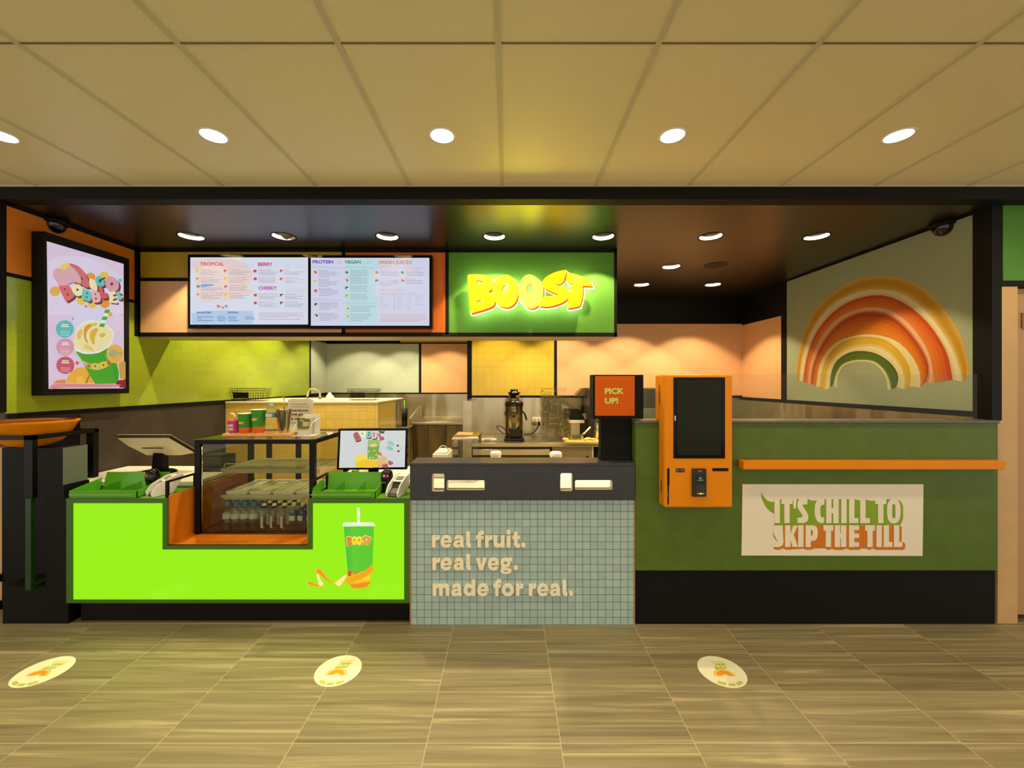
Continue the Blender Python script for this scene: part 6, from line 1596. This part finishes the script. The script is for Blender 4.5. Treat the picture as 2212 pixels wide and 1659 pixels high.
MB().box(X(1283, 4.80) + 0.002, XR - 0.04, 4.86, YBR - 0.03, 0.08, zB - 0.05).build('carcass', BLACK, r)

# juicer
jx, jy = X(1110.5, 5.05), 5.05
r = thing('juicer', 'tall steel and black juicer on the back bench', 'juicer', (jx, jy, zB + 0.001))
DKC = mat('juicer_dark', (24, 20, 14), rough=0.25)
MB().box(-0.125, 0.125, -0.13, 0.15, 0, 0.03).build('base', DKC, r, bevel=0.01, local=True)
MB().lathe([(0.108, 0.03), (0.108, 0.42)], n=36, cap0=True).build('body', steel_mat('juicer_steel', (150, 136, 104), 0.15), r, local=True)
MB().box(-0.062, 0.10, -0.112, -0.06, 0.03, 0.15).build('front_panel', DKC, r, bevel=0.02, local=True)
MB().lathe([(0.112, 0.42), (0.116, 0.435), (0.116, 0.46), (0.10, 0.485), (0.066, 0.495), (0.0005, 0.496)], n=36).build('shoulder', DKC, r, local=True)
MB().lathe([(0.066, 0.495), (0.066, 0.575)], n=28, cap1=True).build('chute', steel_mat('chute_steel', (150, 132, 96), 0.15), r, local=True)
MB().lathe([(0.0005, 0.575), (0.078, 0.576), (0.078, 0.59), (0.05, 0.596), (0.047, 0.62), (0.04, 0.63), (0.0005, 0.632)], n=28).build('pusher', DKC, r, local=True)
s = MB().cyl((-0.004, -0.135, 0.30), (-0.004, -0.09, 0.30), 0.018, n=14).build('spout', DKC, r, local=True)
MB().tube([(-0.03, -0.112, 0.335), (-0.005, -0.13, 0.345), (0.02, -0.112, 0.335)], 0.006, n=6).build('tap_bar', DKC, r, local=True)
MB().tube([(0.10, 0, 0.36), (0.13, 0, 0.33), (0.15, 0, 0.27), (0.16, 0, 0.24)], [0.008, 0.011, 0.012, 0.008], n=8).build('lever', DKC, r, local=True)
MB().obox((-0.108, -0.02, 0.33), (0.02, 0.03, 0.05)).build('catch', DKC, r, bevel=0.004, local=True)
# power outlet and cords
yW = YBR - 0.012
r = thing('power_outlet', 'cream double power outlet on the steel splashback right of the juicer', 'power outlet', (X(1159, yW), yW, Z(911, yW)))
MB().box(X(1150, yW), X(1168, yW), yW - 0.012, yW, Z(911, yW), Z(901, yW)).build('plate', WHITE_PLASTIC, r, bevel=0.003)
for xx in (1154.5, 1163.5): MB().box(X(xx, yW) - 0.013, X(xx, yW) + 0.013, yW - 0.017, yW - 0.012, Z(908, yW), Z(904, yW)).build('switch', mat('switch_tan', (206, 170, 120), rough=0.4), r)
def plug(px, py, w, m, label):
    solo(MB().box(X(px - w, yW), X(px + w, yW), yW - 0.06, yW - 0.001, Z(py + 3.5, yW), Z(py - 3, yW)), 'power_plug', m, label, 'plug', 'plugs below the outlet', bevel=0.006)
plug(1154, 915, 5, mat('plug_tan', (96, 72, 40), rough=0.4), 'brown power plug under the left of the outlet')
plug(1164, 915, 2.5, BLACK, 'small black power plug under the right of the outlet')
JU = [o for o in bpy.data.objects if o.name == 'juicer'][0]
pth = smooth([(1164, 919), (1162, 926), (1154, 935), (1143, 939), (1131, 939)], 5)
MB().tube([(X(u, 5.45), 5.53 - 0.05 * i / len(pth), max(zB + 0.006, Z(v, 5.45))) for i, (u, v) in enumerate(pth)], 0.006, n=6).build('power_cord', BLACK, JU)
pth = smooth([(1096, 938), (1086, 936), (1076, 927), (1073, 922), (1078, 920), (1086, 923), (1092, 930), (1095, 937)], 5)
MB().tube([(X(u, 5.2), 5.2 + 0.01 * math.sin(i * .2), max(zB + 0.005, Z(v, 5.2))) for i, (u, v) in enumerate(pth)], 0.005, n=6).build('looped_cord', BLACK, JU)
# scales
r = thing('kitchen_scale', 'flat white kitchen scale on the back bench left of the juicer', 'scale', (X(1054, 4.95), 4.97, zB + 0.001))
MB().box(-0.10, 0.105, -0.07, 0.09, 0, 0.028).build('body', WHITE_PLASTIC, r, bevel=0.008, local=True)
MB().box(-0.09, 0.095, -0.03, 0.09, 0.028, 0.05).build('pan', STEEL_H, r, bevel=0.004, local=True)
MB().box(-0.04, 0.04, -0.0725, -0.069, 0.010, 0.022).build('display', mat('lcd_brown', (150, 110, 60), rough=0.2), r, local=True)
MB().box(0.08, 0.10, -0.072, -0.068, 0.001, 0.008).build('red_tag', mat('tag_red', (220, 60, 30), rough=0.4), r, local=True)
# stacked clear jugs
JUG = glass_mat('jug_clear', tint=(246, 246, 242), base=0.07, refl=1.6, rough=0.08)
JUG_RIM = glass_mat('jug_rim', tint=(226, 224, 212), base=0.22, refl=1.6, rough=0.15)
def jug_proto():
    r = thing('clear_jug', 'x', 'container', (0, 0, 0))
    def ring(w, z): return [(x * w, y * w, z) for x, y in ((-.8, -1), (.8, -1), (1, -.8), (1, .8), (.8, 1), (-.8, 1), (-1, .8), (-1, -.8))]
    lv = [(0.048, 0.0), (0.052, 0.05), (0.054, 0.11), (0.064, 0.125), (0.065, 0.15)]
    vs = []; 
    for w, z in lv: vs += ring(w, z)
    fs = [tuple(range(8))[::-1]]
    for j in range(len(lv) - 1): fs += [(j * 8 + i, j * 8 + (i + 1) % 8, (j + 1) * 8 + (i + 1) % 8, (j + 1) * 8 + i) for i in range(8)]
    MB().add(vs, fs).build('body', JUG, r, local=True)
    rv = ring(0.065, 0.148) + ring(0.070, 0.15) + ring(0.065, 0.153)
    MB().add(rv, [(i, (i + 1) % 8, 8 + (i + 1) % 8, 8 + i) for i in range(8)] + [(8 + i, 8 + (i + 1) % 8, 16 + (i + 1) % 8, 16 + i) for i in range(8)]).build('rim', JUG_RIM, r, local=True)
    MB().tube([(0.056, 0, 0.03), (0.085, 0, 0.04), (0.088, 0, 0.1), (0.058, 0, 0.112)], 0.006, n=6).build('handle', JUG_RIM, r, local=True)
    return r
jp = jug_proto(); first = True
order = ['bottom', 'second', 'third', 'fourth', 'fifth', 'topmost']
for sx_, sy_2, n_, nm in ((X(1190, 5.0), 4.98, 5, 'front left'), (X(1219, 5.0), 5.02, 5, 'front right'), (X(1181, 5.3), 5.28, 6, 'rear left'), (X(1212, 5.3), 5.3, 6, 'rear right')):
    for i in range(n_):
        w_ = order[i] if i < n_ - 1 else 'topmost'
        lb = '%s clear blender jug of the %s stack on the back bench' % (w_, nm)
        loc = (sx_ + 0.003 * math.sin(i * 2.3), sy_2, zB + 0.001 + i * 0.098)
        if first: jp.location = loc; jp['label'] = lb; jp['group'] = 'stacked clear jugs'; o_ = jp; first = False
        else: o_ = dup(jp, loc, lb, 'stacked clear jugs')
        o_.rotation_euler = (0, 0, math.radians(200 + 30 * math.sin(i + sx_ * 9)))
# blender with black cover
r = thing('covered_blender', 'pale benchtop machine with a black hood, right of the stacked jugs', 'machine', (X(1243, 5.3), 5.3, zB + 0.001))
MB().box(-0.09, 0.09, -0.09, 0.10, 0, 0.02).build('base', CREAM, r, bevel=0.004, local=True)
MB().box(-0.05, 0.06, 0.0, 0.09, 0.02, 0.19).build('column', CREAM, r, bevel=0.004, local=True)
MB().box(-0.10, 0.10, -0.10, 0.10, 0.19, 0.225).build('shelf', CREAM, r, bevel=0.004, local=True)
hood = [(-0.09, 0.226), (0.10, 0.226), (0.105, 0.25), (0.075, 0.30), (0.055, 0.355), (0.02, 0.375), (-0.085, 0.375)]
MB().prism([hood], lambda u, v, d: Vector((u, d, v)), -0.09, 0.09).build('hood', DKC, r, bevel=0.012, local=True)
# grey appliance behind the pick up sign
ax0, ax1 = X(1270, 5.2), X(1420, 5.2)
r = thing('grey_machine', 'dark grey benchtop machine behind the pick up sign', 'machine', ((ax0 + ax1) / 2, 5.25, zB + 0.001))
MB().box(ax0, ax1, 5.05, 5.5, 1.30, 1.545).build('body', mat('machine_grey', (64, 56, 46), rough=0.4), r, bevel=0.01)
MB().box(ax0 + 0.30, ax1 - 0.03, 5.12, 5.48, zB + 0.03, 1.30).build('chamber', STEEL, r, bevel=0.006)
MB().box(ax0 + 0.005, ax0 + 0.075, 5.06, 5.46, zB + 0.001, 1.30).build('column', mat('machine_column', (46, 40, 30), rough=0.4), r, bevel=0.006)
MB().box(ax0 + 0.076, ax1 - 0.02, 5.1, 5.5, zB + 0.001, zB + 0.03).build('base', DKC, r, bevel=0.004)
MB().hexa([(X(1243, 5.3), 5.3, 1.435), (ax0 - 0.001, 5.3, 1.435), (ax0 - 0.001, 5.5, 1.435), (X(1243, 5.3), 5.5, 1.435)], [(ax0 - 0.05, 5.3, 1.54), (ax0 - 0.001, 5.3, 1.54), (ax0 - 0.001, 5.5, 1.54), (ax0 - 0.05, 5.5, 1.54)]).build('side_wedge', mat('machine_wedge', (84, 66, 40), rough=0.4), r)
MB().cyl((ax0 + 0.01, 5.055, 1.22), (ax0 + 0.06, 5.035, 1.225), 0.012, n=10).build('knob', CHROME, r)
# chopping board with fruit
b0, b1 = X(1219, 4.85), X(1294, 4.85)
solo(MB().box(b0, b1, 4.79, 4.99, zB + 0.001, zB + 0.018), 'chopping_board', mat('board_yellow', (226, 190, 90), rough=0.5, var=0.08), 'yellow chopping board at the front of the back bench', 'board', bevel=0.004)
zq = zB + 0.019
r = thing('steel_tub', 'small rectangular steel tub of chopped fruit on the yellow board', 'tub', (X(1243, 4.9), 4.9, zq))
MB().prism([rrect(-0.07, -0.05, 0.07, 0.05, 0.015), rrect(-0.066, -0.046, 0.066, 0.046, 0.012)], lambda u, v, d: Vector((u, v, d)), 0, 0.055).build('body', STEEL, r, local=True)
MB().box(-0.064, 0.064, -0.044, 0.044, 0.0, 0.03).build('floor_pan', STEEL, r, local=True)
MB().prism([rrect(-0.078, -0.058, 0.078, 0.058, 0.018), rrect(-0.066, -0.046, 0.066, 0.046, 0.012)], lambda u, v, d: Vector((u, v, d)), 0.055, 0.058).build('rim', STEEL, r, local=True)
for i, (dx, dy, s_2) in enumerate(((-0.13, -0.02, 0.03), (0.11, -0.03, 0.026), (0.15, 0.02, 0.03), (0.20, -0.02, 0.028))):
    cx_, cy_ = X(1243, 4.9) + dx, 4.87 + dy
    mb = MB().lathe([(0.0005, 0), (s_2 * .8, 0.002), (s_2, s_2 * .5), (s_2 * .7, s_2 * .95), (0.0005, s_2 * 1.05)], (cx_, cy_, zq), n=12)
    mb.v = [Vector((cx_ + (p.x - cx_) * 1.3, p.y, p.z)) for p in mb.v]
    solo(mb, 'fruit_piece', mat('fruit_flesh%d' % (i % 2), ((240, 206, 110), (236, 170, 70))[i % 2], rough=0.4), 'pale yellow fruit piece on the chopping board, %s from the left' % names[i], 'fruit', 'fruit pieces on the chopping board')
r = thing('knife', 'white handled knife lying across the steel tub', 'knife', (X(1262, 4.9), 4.89, zq + 0.058))
ka, kb_ = Vector((X(1254, 4.9), 4.86, zq + 0.064)), Vector((X(1261, 4.9), 4.88, zq + 0.078)); kc_ = Vector((X(1276, 4.9), 4.93, zq + 0.15))
MB().tube([kb_, kc_], [0.009, 0.011], n=8).build('handle', WHITE_PLASTIC, r)
MB().tube([ka, kb_], [0.003, 0.008], n=6).build('blade', STEEL, r)
MB().tube([kb_ - Vector((0.012, 0, 0.006)), kb_ + Vector((0.006, 0, 0.004))], 0.0125, n=8).build('collar', mat('collar_yellow', (240, 206, 50), rough=0.4), r)
xg = X(1274, 4.92)
for i, (dx, h_, lb) in enumerate(((0.0, 0.10, 'clear measuring cup on the yellow board, left of its pair'), (0.10, 0.085, 'clear measuring cup at the right end of the yellow board'))):
    solo(MB().lathe([(0.03, 0), (0.034, 0.004), (0.04, h_), (0.042, h_ + 0.003)], (xg + dx - 0.012, 4.95, zq), n=20, cap0=True), 'measuring_cup', PLASTIC_CLEAR, lb, 'cup', 'clear cups on the yellow board')
r = thing('steel_canister', 'shiny steel canister on the back bench beside the grey machine', 'canister', (X(1293, 5.0), 5.0, zB + 0.001))
MB().lathe([(0.05, 0), (0.05, 0.2), (0.047, 0.205), (0.0005, 0.205)], n=24, cap0=True).build('body', CHROME, r, local=True)
MB().lathe([(0.052, 0.2), (0.052, 0.225), (0.03, 0.235), (0.0005, 0.236)], n=24).build('lid', CHROME, r, local=True)
r = thing('white_label_box', 'small white box standing at the back of the bench, right of the hood', 'box', (X(1263, 5.4), 5.4, zB + 0.001))
MB().box(-0.045, 0.045, -0.02, 0.02, 0, 0.30).build('body', mat('box_dark', (70, 52, 30), rough=0.5), r, local=True)
MB().box(-0.045, 0.045, -0.024, -0.02, 0.225, 0.30).build('tag_plate', mat('plate_cream', (206, 196, 160), rough=0.4), r, local=True)

# ================================================================ ON THE SERVICE BENCH
zs = 0.881
# napkin holder box with handle
xa, xb, ya_, yb_ = X(934, 3.1), X(974, 3.1), 3.10, 3.335
r = thing('white_caddy', 'white box with a wire handle behind the left of the tiled counter', 'box', ((xa + xb) / 2, 3.0, zs))
MB().box(xa, xb - 0.02, ya_, yb_, zs, 1.065).build('box', WHITE_PLASTIC, r, bevel=0.006)
MB().box(xa + 0.012, xb - 0.032, ya_ + 0.02, yb_ - 0.02, 1.065, 1.078).build('lid', WHITE_PLASTIC, r, bevel=0.006)
xm = (xa + xb) / 2 - 0.005
MB().tube([(xm - 0.045, 3.2, 1.076), (xm - 0.02, 3.2, 1.11), (xm, 3.2, 1.118), (xm + 0.02, 3.2, 1.11), (xm + 0.045, 3.2, 1.076)], 0.005, n=6).build('handle', CHROME, r)
# glass dispenser with steel top
YV = 3.0
xa, xb = X(976, YV), X(1034, YV)
r = thing('glass_dispenser', 'rounded clear dispenser with a steel lid, behind the tiled counter', 'dispenser', ((xa + xb) / 2, 3.0, zs))
xz2 = lambda u, v, d: Vector((u, YV + d, v))
w_ = xb - xa; zt3 = Z(950, YV)
MB().prism([rrect(xa, zs + 0.002, xb, zt3, 0.02), rrect(xa + 0.006, zs + 0.008, xb - 0.006, zt3 - 0.005, 0.016)], xz2, 0.0, 0.31).build('wall', PLASTIC_CLEAR, r)
MB().prism([rrect(xa + 0.006, zs + 0.008, xb - 0.006, zt3 - 0.005, 0.016)], xz2, 0.002, 0.005).build('front_pane', PLASTIC_CLEAR, r)
MB().prism([rrect(xa + 0.006, zs + 0.008, xb - 0.006, zt3 - 0.005, 0.016)], xz2, 0.302, 0.306).build('rear_pane', PLASTIC_CLEAR, r)
MB().hexa([(xa - 0.002, 2.995, zt3 + 0.001), (xb + 0.002, 2.995, zt3 + 0.001), (xb + 0.002, 3.32, zt3 + 0.001), (xa - 0.002, 3.32, zt3 + 0.001)], [(xa + 0.004, 3.0, zt3 + 0.02), (xb - 0.004, 3.0, zt3 + 0.02), (xb - 0.004, 3.315, zt3 + 0.022), (xa + 0.004, 3.315, zt3 + 0.022)]).build('lid', STEEL_H, r, bevel=0.004)
MB().box(xa + 0.02, xb - 0.06, 3.10, 3.26, zt3 + 0.0215, zt3 + 0.024).build('lid_plate', mat('lid_tan', (206, 150, 96), rough=0.4), r)
for i, (px0, px1, pyt, lb) in enumerate(((1059, 1083, 974.5, 'white rounded tub showing above the tiled counter, left of centre'), (1187, 1214, 975.5, 'white rounded tub showing above the tiled counter, near the pick up post'))):
    xm, rr = X((px0 + px1) / 2, 3.05), (X(px1, 3.05) - X(px0, 3.05)) / 2; zt4 = Z(pyt, 3.05)
    r = thing('white_tub', lb, 'tub', (xm, 3.05, zs), 'white tubs on the service bench')
    MB().lathe([(rr * .8, 0), (rr * .95, zt4 - zs - 0.03)], n=24, cap0=True).build('body', WHITE_PLASTIC, r, local=True)
    MB().lathe([(rr, zt4 - zs - 0.03), (rr, zt4 - zs - 0.012), (rr * .85, zt4 - zs - 0.002), (0.0005, zt4 - zs)], n=24).build('lid', WHITE_PLASTIC, r, local=True)
